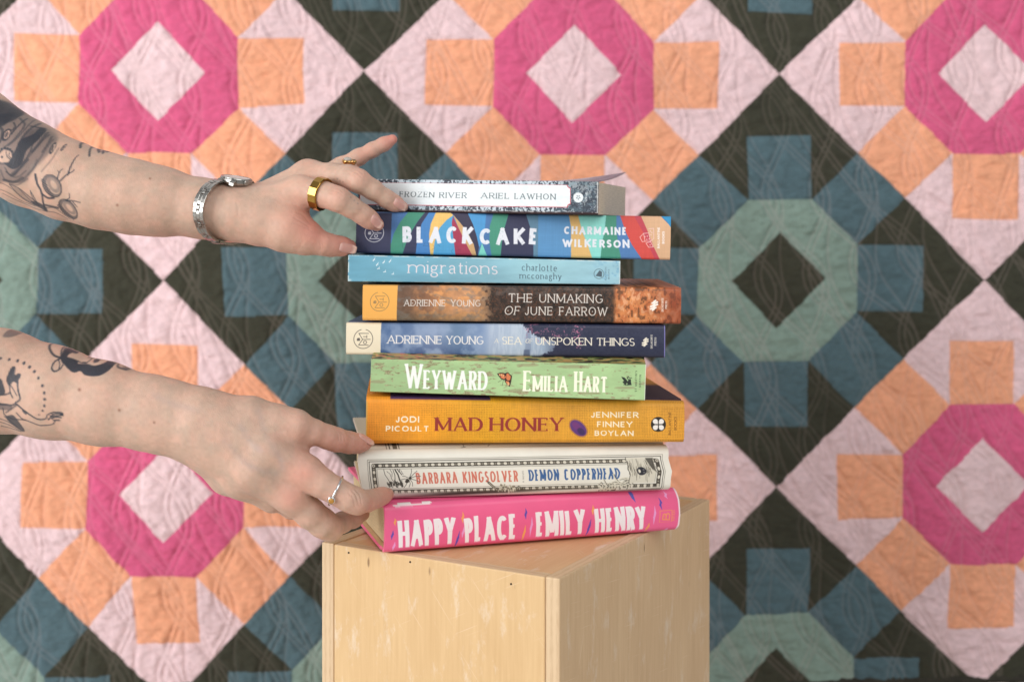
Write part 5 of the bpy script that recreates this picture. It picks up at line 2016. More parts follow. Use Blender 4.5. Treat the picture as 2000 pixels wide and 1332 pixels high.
    C(4, .8, (420, 1020), (480, 1060), (540, 1060))
    C(4, .7, (430, 1130), (520, 1150), (560, 1160))
    C(2.2, .8, (365, 825), (372, 880))
    C(3.0, .85, (620, 890), (680, 830), (730, 800), (745, 780), w2=1.6)
    C(3.2, .85, (690, 830), (710, 740), (735, 660), (755, 628), w2=1.4)
    C(2.6, .8, (590, 870), (610, 800), (640, 770), w2=1.2)
    C(1.4, .7, (612, 810), (590, 790))
    C(2.8, .85, (660, 1085), (700, 1060), (705, 1015), w2=1.3)
    C(2.8, .85, (670, 1090), (740, 1090), (812, 1108), w2=1.3)
    C(2.2, .8, (730, 1100), (770, 1150), w2=1.1)
    # leaves and grasses below
    for ps in (((90, 920), (180, 960), (270, 1040), (350, 1110), (350, 1140), (280, 1120), (190, 1060)), ((300, 985), (330, 1060), (350, 1120), (310, 1070))):
        k.line(curve(f(*(ps + (ps[0],)))), 1.3, .8)
        Pl(.22, 2, *ps)
    for ps in (((-60, 900), (30, 920), (110, 970), (200, 1060), (330, 1130)), ((-60, 960), (60, 1010), (170, 1090), (300, 1140)), ((-20, 1010), (130, 1090), (280, 1160), (400, 1190)),
               ((400, 1160), (520, 1160), (600, 1230), (640, 1270)), ((420, 1190), (520, 1210), (610, 1270)), ((180, 960), (260, 1070), (340, 1130))):
        C(1.3, .6, *ps)
    Pl(.8, 2, (270, 1090), (350, 1100), (430, 1150), (420, 1200), (360, 1160), (300, 1130))
    # flower strokes on the upper edge
    for ps in (((705, 480), (740, 545)), ((800, 500), (855, 635)), ((830, 510), (920, 590)), ((870, 520), (980, 580)), ((720, 490), (760, 480)), ((930, 550), (1040, 580)), ((905, 540), (960, 600))):
        k.line(f(*ps), 2.6, .8, 3.8)
    return k


def lower_ink():
    k = Ink(-40, 300, 620, 900, .884)
    f = lambda *ps: [(x / 6.054, 640 + y / 6.054) for x, y in ps]
    C = lambda w_, a, *ps, w2=None: k.line(curve(f(*ps)), w_, a, w2)
    Pl = lambda a, soft, *ps: k.poly(curve(f(*ps + (ps[0],)))[:-1], a, soft)
    for (x, y, r) in ((-30, 372, 2.6), (66, 387, 2.7), (162, 404, 3), (242, 430, 3.2), (320, 474, 3.1), (388, 524, 3), (448, 596, 2.8), (505, 684, 3.1), (530, 768, 2.9), (536, 843, 2.9), (532, 920, 2.7), (508, 980, 2.4), (460, 1030, 1.6)):
        k.ell(f((x, y))[0], r * .92, r, .88, soft=1)
    # portrait with a dark bob, on the upper edge of the arm
    Pl(.97, 1, (640, 260), (690, 270), (760, 300), (770, 345), (720, 335), (700, 370), (760, 390), (830, 420), (850, 450), (950, 455), (1040, 475), (1130, 450), (1150, 420), (1210, 410), (1250, 460), (1220, 530), (1140, 580), (1040, 585), (960, 570), (900, 530), (840, 545), (780, 520), (690, 440), (640, 380), (630, 310))
    Pl(.9, 1, (985, 390), (1040, 405), (1060, 435), (1020, 445), (995, 425))
    Pl(.85, 1, (830, 325), (870, 340), (855, 360), (835, 350))
    C(2.2, .85, (905, 390), (950, 400), (940, 440), (890, 440))
    C(1.8, .7, (830, 420), (870, 440), (930, 445))
    C(3.0, .9, (430, 150), (410, 210), (470, 280), (560, 350), (640, 380))
    C(2.2, .85, (555, 210), (600, 290), (650, 390), (690, 440))
    C(2.2, .8, (590, 230), (640, 320), (660, 360))
    C(3.0, .9, (640, 385), (590, 420), (580, 490), (620, 525), (670, 500), (690, 460))
    C(1.8, .8, (620, 390), (650, 440), (660, 500))
    for ps in (((1240, 440), (1340, 490), (1420, 530)), ((1250, 430), (1380, 470), (1430, 520)), ((1180, 400), (1290, 440), (1420, 460)), ((1100, 380), (1230, 410), (1340, 450)), ((1260, 450), (1300, 500), (1400, 535))):
        C(1.9, .75, *ps)
    Pl(.4, 2, (1330, 480), (1430, 515), (1415, 540), (1350, 515))
    # grey shading at the far upper left
    Pl(.5, 5, (-100, 20), (60, 40), (70, 90), (0, 140), (-100, 130))
    C(3, .6, (100, 60), (140, 110))
    # figure with raised and outstretched hands
    Pl(.85, 1, (-60, 590), (10, 610), (40, 680), (60, 760), (20, 800), (-60, 800))
    Pl(.9, 1, (100, 490), (125, 465), (155, 480), (160, 560), (200, 545), (235, 560), (220, 610), (190, 650), (150, 640), (110, 690), (75, 640), (72, 590))
    C(2.4, .85, (110, 680), (120, 760), (150, 830))
    C(3.4, .88, (205, 640), (215, 730), (240, 840), (180, 890))
    C(2, .7, (130, 690), (165, 740), (200, 800))
    C(3, .85, (-60, 800), (60, 790), (120, 770))
    C(4.5, .8, (-60, 900), (40, 910), (130, 920), (190, 905), (260, 960), (350, 1030), (440, 1085), (530, 1080), (560, 1030), (640, 995), w2=2)
    C(2.4, .8, (50, 1010), (130, 960), (190, 920))
    C(2.2, .8, (20, 960), (30, 1040), (120, 1090), (280, 1100), (430, 1160), (490, 1165), (600, 1150), (640, 1100))
    C(2.2, .8, (180, 1010), (240, 1080), (290, 1100))
    Pl(.5, 3, (-60, 890), (60, 910), (140, 940), (80, 980), (-60, 960))
    Pl(.75, 1, (260, 960), (320, 1000), (300, 1030), (260, 990))
    for ps in (((560, 1030), (600, 1010), (660, 1000), (735, 1010)), ((590, 1050), (650, 1020), (740, 1025)), ((560, 1090), (620, 1050), (735, 1040)), ((600, 1080), (650, 1060), (715, 1065)), ((620, 1100), (690, 1100))):
        C(2.6, .85, *ps)
    k.ell(f((725, 1027))[0], 3.2, 2.6, .9)
    Pl(.75, 2, (30, 1060), (130, 1040), (190, 1120), (230, 1220), (210, 1260), (150, 1220), (60, 1130))
    for ps in (((-60, 1080), (60, 1140), (190, 1250)), ((-60, 1130), (60, 1180), (180, 1260)), ((-60, 1190), (80, 1230), (160, 1260)), ((20, 1060), (90, 1130), (170, 1230))):
        C(1.8, .65, *ps)
    return k


SKIN = np.array((199, 165, 146.))


def skin_colour(v, n, ink, reds, h=.0008, moles=(), pale=0):
    c = np.tile(SKIN, (len(v), 1))
    a = noise3(v, .02, 1)
    b = noise3(v, .006, 2)
    d = noise3(v, .0022, 3)
    c *= (1 + .05 * (a - .5) + .05 * (b - .5) + .06 * (d - .5))[:, None]
    c += ((b - .5) * 7)[:, None] * np.array((1, -.5, -.5))
    px = 1000 + v[:, 0] * F / (v[:, 1] - CY)
    py = HOR + (CZ - v[:, 2]) * F / (v[:, 1] - CY)
    for (x, y, r, s_, col) in reds:
        w_ = np.exp(-((px - x) ** 2 + (py - y) ** 2) / (r * r)) * s_
        c = c * (1 - w_[:, None]) + np.array(col, float) * w_[:, None]
    for (x, y, r) in moles:
        w_ = (np.exp(-((px - x) ** 2 + (py - y) ** 2) / (r * r)) * .8) * (n[:, 1] < 0)
        c = c * (1 - w_[:, None]) + np.array((120, 78, 60.)) * w_[:, None]
    t = ink.sample(v) * sstep(.25, -.15, n[:, 1])
    c = c * (1 - .95 * t[:, None]) + np.array((46, 50, 60.)) * .95 * t[:, None]
    return c


def crease(v, n, lines):
    """press fine folds into the skin on the front side; lines in photo px"""
    px = 1000 + v[:, 0] * F / (v[:, 1] - CY)
    py = HOR + (CZ - v[:, 2]) * F / (v[:, 1] - CY)
    off = np.zeros(len(v))
    for (pts, w_, dep) in lines:
        q = np.array(curve(pts, 5)) if len(pts) > 2 else np.array(pts, float)
        lo, hi = q.min(0) - 3 * w_, q.max(0) + 3 * w_
        m = np.where((px > lo[0]) & (px < hi[0]) & (py > lo[1]) & (py < hi[1]) & (n[:, 1] < .3))[0]
        if not len(m):
            continue
        best = np.full(len(m), 1e9)
        for a, b in zip(q[:-1], q[1:]):
            d = b - a
            L2 = max((d * d).sum(), 1e-9)
            t = np.clip(((px[m] - a[0]) * d[0] + (py[m] - a[1]) * d[1]) / L2, 0, 1)
            dd = np.hypot(px[m] - a[0] - t * d[0], py[m] - a[1] - t * d[1])
            np.minimum(best, dd, out=best)
        g = np.exp(-(best / w_) ** 2) * dep
        if dep > 0:
            off[m] = np.maximum(off[m], g)
        else:
            off[m] += g
    return v - n * off[:, None]


def skin_material():
    m = Mat('skin')
    a = m.n('ShaderNodeVertexColor', layer_name='Col')
    m.l(a.outputs['Color'], m.b.inputs['Base Color'])
    m.set(Roughness=.46)
    m.b.inputs['Specular IOR Level'].default_value = .35
    m.b.inputs['Subsurface Weight'].default_value = .22
    m.b.inputs['Subsurface Radius'].default_value = (1.0, .38, .22)
    m.b.inputs['Subsurface Scale'].default_value = .004
    t = m.n('ShaderNodeTexCoord')
    v = m.n('ShaderNodeTexVoronoi', i_Scale=1500.0)
    nz = m.n('ShaderNodeTexNoise', i_Scale=420.0, i_Detail=5.0)
    mx = m.n('ShaderNodeMix', data_type='FLOAT')
    mx.inputs[0].default_value = .6
    m.l(t.outputs['Object'], v.inputs['Vector'])
    m.l(t.outputs['Object'], nz.inputs['Vector'])
    m.l(v.outputs[0], mx.inputs[2])
    m.l(nz.outputs[0], mx.inputs[3])
    bp = m.n('ShaderNodeBump', i_Strength=.6, i_Distance=.0006)
    m.l(mx.outputs[0], bp.inputs['Height'])
    m.l(bp.outputs[0], m.b.inputs['Normal'])
    return m.m


def nail_material():
    m = Mat('fingernail')
    a = m.n('ShaderNodeVertexColor', layer_name='Col')
    m.l(a.outputs['Color'], m.b.inputs['Base Color'])
    m.set(Roughness=.32)
    m.b.inputs['Specular IOR Level'].default_value = .45
    m.b.inputs['Subsurface Weight'].default_value = .15
    m.b.inputs['Subsurface Scale'].default_value = .002
    return m.m


def nail(body, root, mat, c, tip, half_w, n, tipcol=(216, 178, 164)):
    """c, tip: (px,py,Z) middle of the nail's root and tip; half_w px; n: rough outward direction"""
    a, b = P(*c), P(*tip)
    n = np.array(n, float)
    ax = b - a
    L = np.linalg.norm(ax)
    ax /= L
    n = n - ax * np.dot(n, ax)
    n /= np.linalg.norm(n)
    sd = np.cross(ax, n)
    hw = half_w * c[2] / F
    nu, nv = 15, 11
    U, V = np.meshgrid(np.linspace(0, 1, nu), np.linspace(-1, 1, nv), indexing='ij')
    wdt = np.where(U > .62, np.sqrt(np.clip(1 - ((U - .62) / .46) ** 2 * .85, .05, 1)), np.where(U < .22, np.sqrt(np.clip(1 - ((.22 - U) / .24) ** 2 * .8, .05, 1)), 1))
    # true outward direction: average skin normal under the plate
    mid = a + ax * L * .35
    for _ in range(2):
        hit = body.march(np.array([mid + n * .012, a + ax * L * .15 + n * .012]), np.tile(-n, (2, 1)), .03)
        nn = body.normal(hit).mean(0)
        nn = nn - ax * np.dot(nn, ax)
        n = nn / np.linalg.norm(nn)
    sd = np.cross(ax, n)
    pts = a + (U * L)[..., None] * ax + (V * hw * wdt)[..., None] * sd
    q = body.march(pts.reshape(-1, 3) + n * .012, np.tile(-n, (nu * nv, 1)), .05).reshape(nu, nv, 3)
    base = np.sum((q - a) * n, -1)
    k = int(nu * .5)
    mc = base[:k + 1].mean(0)
    lim_side = base[:k + 1, nv // 2].mean() - hw * .75
    base = np.maximum(base, lim_side)
    sl = np.clip(np.median((base[k] - base[k - 4]) / 4), -.0003, .0001)
    for i in range(k + 1, nu):
        base[i] = np.maximum(base[i], base[k] + sl * (i - k) - .00002 * (i - k) ** 2)
    h = .00040 * (1 - .55 * np.abs(V) ** 2.5) * sstep(-.05, .14, U) + .0002 * sstep(.7, 1, U)
    q = pts + (base - np.sum((pts - a) * n, -1))[..., None] * n
    top = q + h[..., None] * n
    bot = q - .0006 * n
    v = np.concatenate([top.reshape(-1, 3), bot.reshape(-1, 3)])
    f = [grid_faces(nu, nv), grid_faces(nu, nv, nu * nv, True)]
    m_ = nu * nv
    i = np.arange(nu - 1)
    j = np.arange(nv - 1)
    f.append(np.stack([i * nv + m_, (i + 1) * nv + m_, (i + 1) * nv, i * nv], -1))
    f.append(np.stack([i * nv, (i + 1) * nv, (i + 1) * nv + m_, i * nv + m_], -1) + nv - 1)
    f.append(np.stack([j, j + 1, j + 1 + m_, j + m_], -1))
    f.append(np.stack([j + m_, j + 1 + m_, j + 1, j], -1) + (nu - 1) * nv)
    t = sstep(.76, .84, U + .06 * V * V)[..., None]
    lun = (sstep(.24, .1, U + .12 * V * V) * .5)[..., None]
    col = np.array((210, 158, 147.)) * (1 - t) + np.array(tipcol, float) * t
    col = col * (1 - lun) + np.array((228, 190, 180.)) * lun
    col = np.concatenate([col.reshape(-1, 3)] * 2)
    put('fingernail', mesh_np('fingernail', v, np.concatenate(f), True, lin(col)), mat, root)


def band(body, c, axis, w_, thick, nseg, gap=.0003, facets=False, tilt=None, samples=3):
    """ring round a finger: c centre, axis direction; follows the finger's own section. returns verts, faces, info"""
    c = np.array(c, float)
    axis = np.array(axis, float)
    axis /= np.linalg.norm(axis)
    e1 = np.cross(axis, [0, 1, 0.])
    e1 /= np.linalg.norm(e1)
    e2 = np.cross(axis, e1)
    th = np.arange(nseg) * math.tau / nseg
    d = np.cos(th)[:, None] * e1 + np.sin(th)[:, None] * e2
    r = np.zeros(nseg)
    for k in np.linspace(-.45, .45, samples):
        q = body.out(np.tile(c + axis * k * w_, (nseg, 1)), d)
        r = np.maximum(r, np.linalg.norm(q - (c + axis * k * w_), axis=1))
    # a ring is close to round: blend to the mean
    md = np.median(r)
    r = np.clip(r, md * .9, md * 1.10)
    r = .5 * r + .5 * np.maximum(r.mean(), r * .97)
    return e1, e2, axis, d, r + gap


# ------------------------------------------------------------------ the person's two arms
def build_person():
    up = Body(
        palm=[
            [(-420, 30, .97, 92, 1.0), (-220, 158, .965, 94, 1.0), (-60, 252, .962, 86, .98), (60, 322, .962, 79, 1.0), (130, 352, .962, 75, 1.02), (200, 373, .962, 72.5, 1.05), (260, 385, .962, 70, 1.08), (312, 394, .963, 65, 1.1), (400, 408, .965, 55.5, 1.2), (470, 418, .966, 52, 1.28), (510, 424, .966, 50, 1.25)],
            [(505, 406, .962, 40, 1), (585, 374, .962, 29, 1)],
            [(505, 402, .975, 40, 1), (602, 345, .983, 30, 1)],
            [(505, 404, .99, 36, 1), (618, 350, 1.005, 27, 1)],
            [(505, 410, 1.0, 34, 1), (632, 350, 1.024, 22, 1)],
            [(510, 436, .957, 44, 1), (565, 446, .956, 42, .9), (598, 462, .957, 30, 1)],
            [(520, 430, .985, 44, 1), (572, 405, .985, 32, 1)],
            [(540, 420, .965, 34, 1), (572, 418, .966, 30, 1)],
        ],
        fingers=[
            [(585, 374, .962, 29), (627, 379, .954, 26.2), (648, 385, .950, 23.4), (663, 391, .948, 23.6), (685, 404, .952, 20.8), (708, 419, .957, 19.0), (722, 429, .961, 17.6), (737, 439, .966, 13.4)],
            [(600, 342, .983, 29), (650, 343, .972, 23.5), (680, 346, .965, 23), (700, 354, .961, 22.8), (728, 371, .965, 19.3), (754, 388, .970, 17.2), (770, 397, .974, 15.6), (786, 404, .979, 11.4)],
            [(618, 348, 1.005, 27), (655, 341, 1.004, 21.5), (684, 341, 1.0, 20.5), (697, 350, .992, 17)],
            [(632, 345, 1.024, 22), (665, 325, 1.02, 17), (700, 308, 1.018, 15.8), (728, 293, 1.018, 13.8), (750, 282, 1.018, 13.0), (766, 273, 1.018, 10.2)],
            [(560, 452, .956, 38), (598, 466, .956, 29), (630, 476, .958, 22.4), (648, 480, .962, 20.6), (668, 481, .967, 18.2), (683, 481, .972, 13.0)],
        ], kp=.0075, kf=.0065)
    lo = Body(
        palm=[
            [(-420, 690, .945, 108, .95), (-200, 712, .93, 108, .95), (0, 744, .918, 97, .92), (100, 766, .913, 87, .9), (200, 788, .909, 77.5, .86), (300, 808, .905, 69.5, .78), (350, 820, .903, 66, .74), (395, 836, .902, 66, .72)],
            [(395, 812, .900, 44, 1), (520, 880, .896, 36, 1), (598, 922, .899, 31, 1)],
            [(390, 835, .898, 44, 1), (490, 920, .895, 37, 1), (568, 972, .900, 29, 1)],
            [(385, 850, .902, 44, 1), (470, 935, .905, 35, 1), (532, 972, .913, 27, 1)],
            [(380, 862, .908, 42, 1), (445, 930, .916, 32, 1), (490, 955, .928, 24, 1)],
            [(400, 806, .904, 44, 1), (490, 816, .904, 38, 1), (575, 829, .906, 27, 1)],
            [(430, 850, .900, 60, .62), (540, 890, .902, 42, .8)],
            [(520, 850, .910, 34, .9), (575, 880, .912, 28, .9)],
        ],
        fingers=[
            [(598, 922, .899, 31), (630, 944, .898, 28), (657, 959, .898, 25.4), (680, 972, .899, 25.2), (698, 979, .902, 24.6), (718, 978, .913, 20.0), (735, 973, .921, 18.2), (748, 968, .926, 15.6), (757, 965, .931, 12.4)],
            [(568, 970, .900, 31), (605, 1001, .906, 29), (630, 1021, .912, 28.0), (645, 1031, .919, 25), (668, 1020, .932, 19.5), (690, 1012, .944, 18), (708, 1004, .953, 14)],
            [(532, 968, .915, 27), (570, 990, .935, 22), (592, 998, .952, 21), (612, 990, .978, 16)],
            [(490, 950, .930, 23), (530, 966, .955, 18), (552, 970, .972, 17), (572, 962, .995, 13)],
            [(540, 824, .905, 32), (580, 832, .906, 27.5), (612, 843, .911, 23.5), (640, 853, .917, 22.6), (658, 859, .921, 22), (682, 864, .928, 20.3), (700, 866, .933, 17.8), (713, 866, .937, 13.8)],
        ], kp=.0075, kf=.0065)
    vs, fs, cs, off = [], [], [], 0
    H = .0008
    rd = (214, 138, 122)
    spec = [
        (up, upper_ink(),
         [(742, 440, 26, .55, rd), (790, 402, 24, .5, rd), (770, 268, 30, .65, (216, 126, 114)), (690, 480, 40, .62, (210, 124, 110)), (640, 470, 36, .3, (212, 138, 124)), (590, 425, 44, .45, (206, 126, 108)), (612, 450, 26, .4, (198, 112, 98)),
          (662, 378, 22, .22, rd), (702, 340, 20, .2, rd), (597, 318, 22, .18, rd), (715, 300, 26, .3, rd), (500, 470, 70, .18, (210, 160, 140))],
         [(229, 401, 2.4), (293, 349, 1.8)],
         [([(655, 368), (664, 371), (671, 377)], 1.3, 0.00037), ([(650, 372), (661, 375), (670, 382)], 1.3, 0.00041), ([(646, 377), (657, 380), (667, 388)], 1.2, 0.00030),
          ([(690, 330), (700, 333), (709, 340)], 1.3, 0.00037), ([(686, 334), (697, 338), (706, 346)], 1.3, 0.00041), ([(684, 339), (693, 343), (701, 351)], 1.2, 0.00028),
          ([(716, 402), (722, 405), (727, 411)], 1.0, 0.00028), ([(760, 374), (768, 377), (774, 384)], 1.0, 0.00028),
          ([(572, 398), (585, 402), (598, 403)], 1.6, 0.00045), ([(580, 415), (592, 420), (602, 432)], 1.5, 0.00032), ([(575, 425), (590, 434), (604, 444)], 1.5, 0.00028), ([(572, 436), (588, 440), (606, 449)], 1.4, 0.00024),
          ([(625, 476), (627, 482), (625, 490)], 1.1, 0.00037), ([(630, 475), (632, 482), (630, 490)], 1.1, 0.00037), ([(635, 476), (636, 482), (635, 489)], 1.1, 0.00028),
          ([(462, 395), (466, 410), (463, 428)], 1.3, 0.00023), ([(645, 322), (652, 320), (660, 319)], 1.2, 0.00046)]),
        (lo, lower_ink(),
         [(723, 866, 34, .55, (196, 122, 108)), (660, 872, 46, .45, (190, 116, 102)), (760, 968, 34, .5, (196, 124, 108)), (712, 1004, 26, .35, rd), (590, 925, 30, .42, (214, 138, 122)), (566, 972, 28, .42, (214, 138, 122)), (585, 850, 40, .18, rd),
          (640, 985, 30, .2, (190, 120, 104))] + [(x, y, 7, .20, (168, 154, 152)) for q in (((505, 800), (520, 850), (545, 890), (552, 915)), ((440, 860), (475, 900), (500, 915), (540, 925)), ((470, 830), (490, 865), (510, 880)), ((300, 770), (340, 790), (385, 800))) for (x, y) in curve(q, 4)],
         [(233, 801, 2.6), (301, 825, 2.0), (155, 761, 3.0)],
         [([(688, 958), (696, 968), (700, 984)], 1.4, 0.00041), ([(694, 956), (703, 967), (706, 984)], 1.3, 0.00034), ([(681, 962), (690, 972), (693, 988)], 1.3, 0.00032),
          ([(652, 836), (660, 846), (662, 858)], 1.2, 0.00037), ([(658, 838), (666, 848), (668, 860)], 1.2, 0.00041), ([(664, 841), (672, 850), (674, 862)], 1.2, 0.00037), ([(676, 846), (684, 853), (690, 857)], 1.1, 0.00046),
          ([(452, 830), (500, 872), (560, 906)], 6.5, -.00036), ([(430, 850), (480, 908), (540, 948)], 6.5, -.00038), ([(420, 880), (460, 930), (505, 962)], 6.5, -.00026),
          ([(470, 842), (520, 850), (560, 848)], 5, -.0002),
          ([(620, 975), (632, 985), (648, 992)], 2.5, .0007)]),
    ]
    for body, ink, reds, moles, lines in spec:
        f, o, h = body.grid(H)
        v, q = surface_nets(f, o, h)
        del f
        v = laplace(v, q, 3)
        n = vnormals(v, q)
        v = crease(v, n, lines)
        v = v + n * ((noise3(v, .012, 7) - .5) * .0003 + (noise3(v, .004, 8) - .5) * .00016)[:, None]
        c = skin_colour(v, n, ink, reds, moles=moles)
        if body is up:
            # three small dots inked on two fingers
            for (x, y) in ((659, 350), (664, 354), (670, 356), (685, 386), (692, 392), (699, 398)):
                px = 1000 + v[:, 0] * F / (v[:, 1] - CY)
                py = HOR + (CZ - v[:, 2]) * F / (v[:, 1] - CY)
                w_ = np.exp(-((px - x) ** 2 + (py - y) ** 2) / 2.2) * .45 * (n[:, 1] < 0)
                c = c * (1 - w_[:, None]) + np.array((96, 92, 100.)) * w_[:, None]
        vs.append(v)
        fs.append(q + off)
        cs.append(c)
        off += len(v)
    V = np.concatenate(vs)
    root = put('person', mesh_np('person', V, np.concatenate(fs), True, lin(np.clip(np.concatenate(cs), 0, 255))), skin_material())
    tag(root, 'bare tattooed arms reaching in from the left, both hands holding the stack of books', 'person')
    nm = nail_material()
    nail(up, root, nm, (723, 424, .955), (746.5, 442, .960), 9.2, (.25, -.75, .62))
    nail(up, root, nm, (771, 392, .966), (796.5, 407, .972), 8.8, (.25, -.80, .55))
    nail(up, root, nm, (661, 481, .960), (696, 489, .966), 9.4, (.05, -1, -.12))
    nail(lo, root, nm, (698, 852, .930), (731, 862, .936), 10.5, (.22, -.30, .93), (214, 176, 160))
    return up, lo, root


def axis_between(a, b):
    d = P(*b) - P(*a)
    return d / np.linalg.norm(d)


def build_rings(up, lo):
    gold = simplemat('polished_gold', (172, 136, 70), .10, 1.0, noise=.03, nscale=300)
    gold2 = simplemat('warm_gold', (204, 160, 102), .12, 1.0, noise=.03, nscale=300)
    silver = simplemat('polished_silver', (226, 226, 228), .14, 1.0, noise=.03, nscale=300)

    def ringmesh(body, c, axis, w_, thick, nseg, rounded, faceted):
        e1, e2, ax, d, r = band(body, P(*c), axis, w_, thick, nseg)
        c0 = P(*c)
        if rounded:
            prof = [(w_ / 2 * math.cos(a), thick / 2 + thick / 2 * math.sin(a)) for a in np.linspace(0, math.tau, 13)[:-1]]
        else:
            b = thick * .28
            prof = [(-w_ / 2, 0), (-w_ / 2, thick - b), (-w_ / 2 + b, thick), (w_ / 2 - b, thick), (w_ / 2, thick - b), (w_ / 2, 0), (w_ / 2 - b, -.0002), (-w_ / 2 + b, -.0002)]
        v = []
        for k in range(nseg):
            rr = r[k]
            for (a, t) in prof:
                v.append(c0 + ax * a + d[k] * (rr + t))
        m = len(prof)
        f = []
        for k in range(nseg):
            for j in range(m):
                a = k * m + j
                b_ = k * m + (j + 1) % m
                c_ = ((k + 1) % nseg) * m + (j + 1) % m
                d_ = ((k + 1) % nseg) * m + j
                f.append((a, b_, c_, d_))
        return np.array(v), np.array(f), c0, d, r, ax

    # wide faceted gold band on the upper hand's forefinger
    v, f, c0, d, r, ax = ringmesh(up, (626, 378, .954), axis_between((600, 372, .959), (650, 386, .950)), .0072, .0016, 14, False, True)
    o = put('ring', mesh_np('ring', v, f, False), gold)
    tag(o, 'wide shiny gold band with flat facets on the upper forefinger', 'ring', 'rings on the hands')
    # thin gold ring with a clear stone
    ax_ = axis_between((655, 341, 1.004), (684, 341, 1.0))
    v, f, c0, d, r, ax = ringmesh(up, (679, 341, 1.001), ax_, .0018, .0013, 40, True, False)
    root = empty('ring', tuple(c0), 'slim gold ring with a clear stone, half hidden behind the middle finger', 'ring', 'rings on the hands')
    put('band', mesh_np('band', v, f, True), gold2, root)
    k = int(np.argmax(d[:, 2]))
    upv = np.array([0.05, -.35, .93])
    upv /= np.linalg.norm(upv)
    base = c0 + upv * (r[k] + .0009)

    def gem(name, base, ax, upv, rx, ry, h, mat, parent, cup=False, n=14):
        sd = np.cross(upv, ax)
        sd /= np.linalg.norm(sd)
        ax2 = np.cross(sd, upv)
        prof = ((.45, -.5), (.95, .0), (1.0, .35), (.86, .55)) if cup else ((.30, .0), (.84, .34), (.84, .50), (.55, .80))
        v = []
        for (s_, z) in prof:
            for k in range(n):
                a = k * math.tau / n
                v.append(base + ax2 * rx * s_ * math.cos(a) + sd * ry * s_ * math.sin(a) + upv * h * z)
        v.append(base + upv * h * prof[0][1])
        v.append(base + upv * h * (prof[-1][1] + (-.12 if cup else .06)))
        f = []
        for i in range(len(prof) - 1):
            for k in range(n):
                f.append((i * n + k, i * n + (k + 1) % n, (i + 1) * n + (k + 1) % n, (i + 1) * n + k))
        for k in range(n):
            f.append((len(v) - 2, (k + 1) % n, k))
            f.append((len(v) - 1, (len(prof) - 1) * n + k, (len(prof) - 1) * n + (k + 1) % n))
        return put(name, mesh_np(name, v, f, cup), mat, parent)

    glass = Mat('clear_stone')
    glass.set(Base_Color=rgba((228, 226, 220)), Roughness=.04)
    glass.b.inputs['Transmission Weight'].default_value = .55
    glass.b.inputs['IOR'].default_value = 1.9
    gem('setting', base, ax_, upv, .0046, .0042, .0042, gold2, root, True)
    gem('stone', base + upv * .0012, ax_, upv, .0042, .0037, .0030, glass.m, root)
    gem('setting', base + ax_ * .0050 - upv * .0004, ax_, upv, .0026, .0024, .0036, gold2, root, True)
    # silver ring with an amber stone on the lower hand's forefinger
    axl = axis_between((630, 944, .898), (680, 972, .899))
    axl = axl + np.array([.10, 0, .02])
    v, f, c0, d, r, ax = ringmesh(lo, (656, 958, .898), axl, .0017, .0012, 44, True, False)
    root = empty('ring', tuple(c0), 'thin silver ring with a small amber stone on the lower forefinger', 'ring', 'rings on the hands')
    put('band', mesh_np('band', v, f, True), silver, root)
    t = P(641, 980, .885) - c0
    t -= ax * np.dot(t, ax)
    t /= np.linalg.norm(t)
    k = int(np.argmax(d @ t))
    base = c0 + t * (r[k] + .0004)
    n_ = t * .55 + np.array([0.05, -.8, -.15])
    n_ /= np.linalg.norm(n_)
    gem('setting', base, ax, n_, .0029, .0029, .0030, silver, root, True)
    am = Mat('amber_stone')
    am.set(Base_Color=rgba((206, 150, 62)), Roughness=.1)
    am.b.inputs['Transmission Weight'].default_value = .35
    gem('stone', base + n_ * .0010, ax, n_, .0025, .0025, .0020, am.m, root)


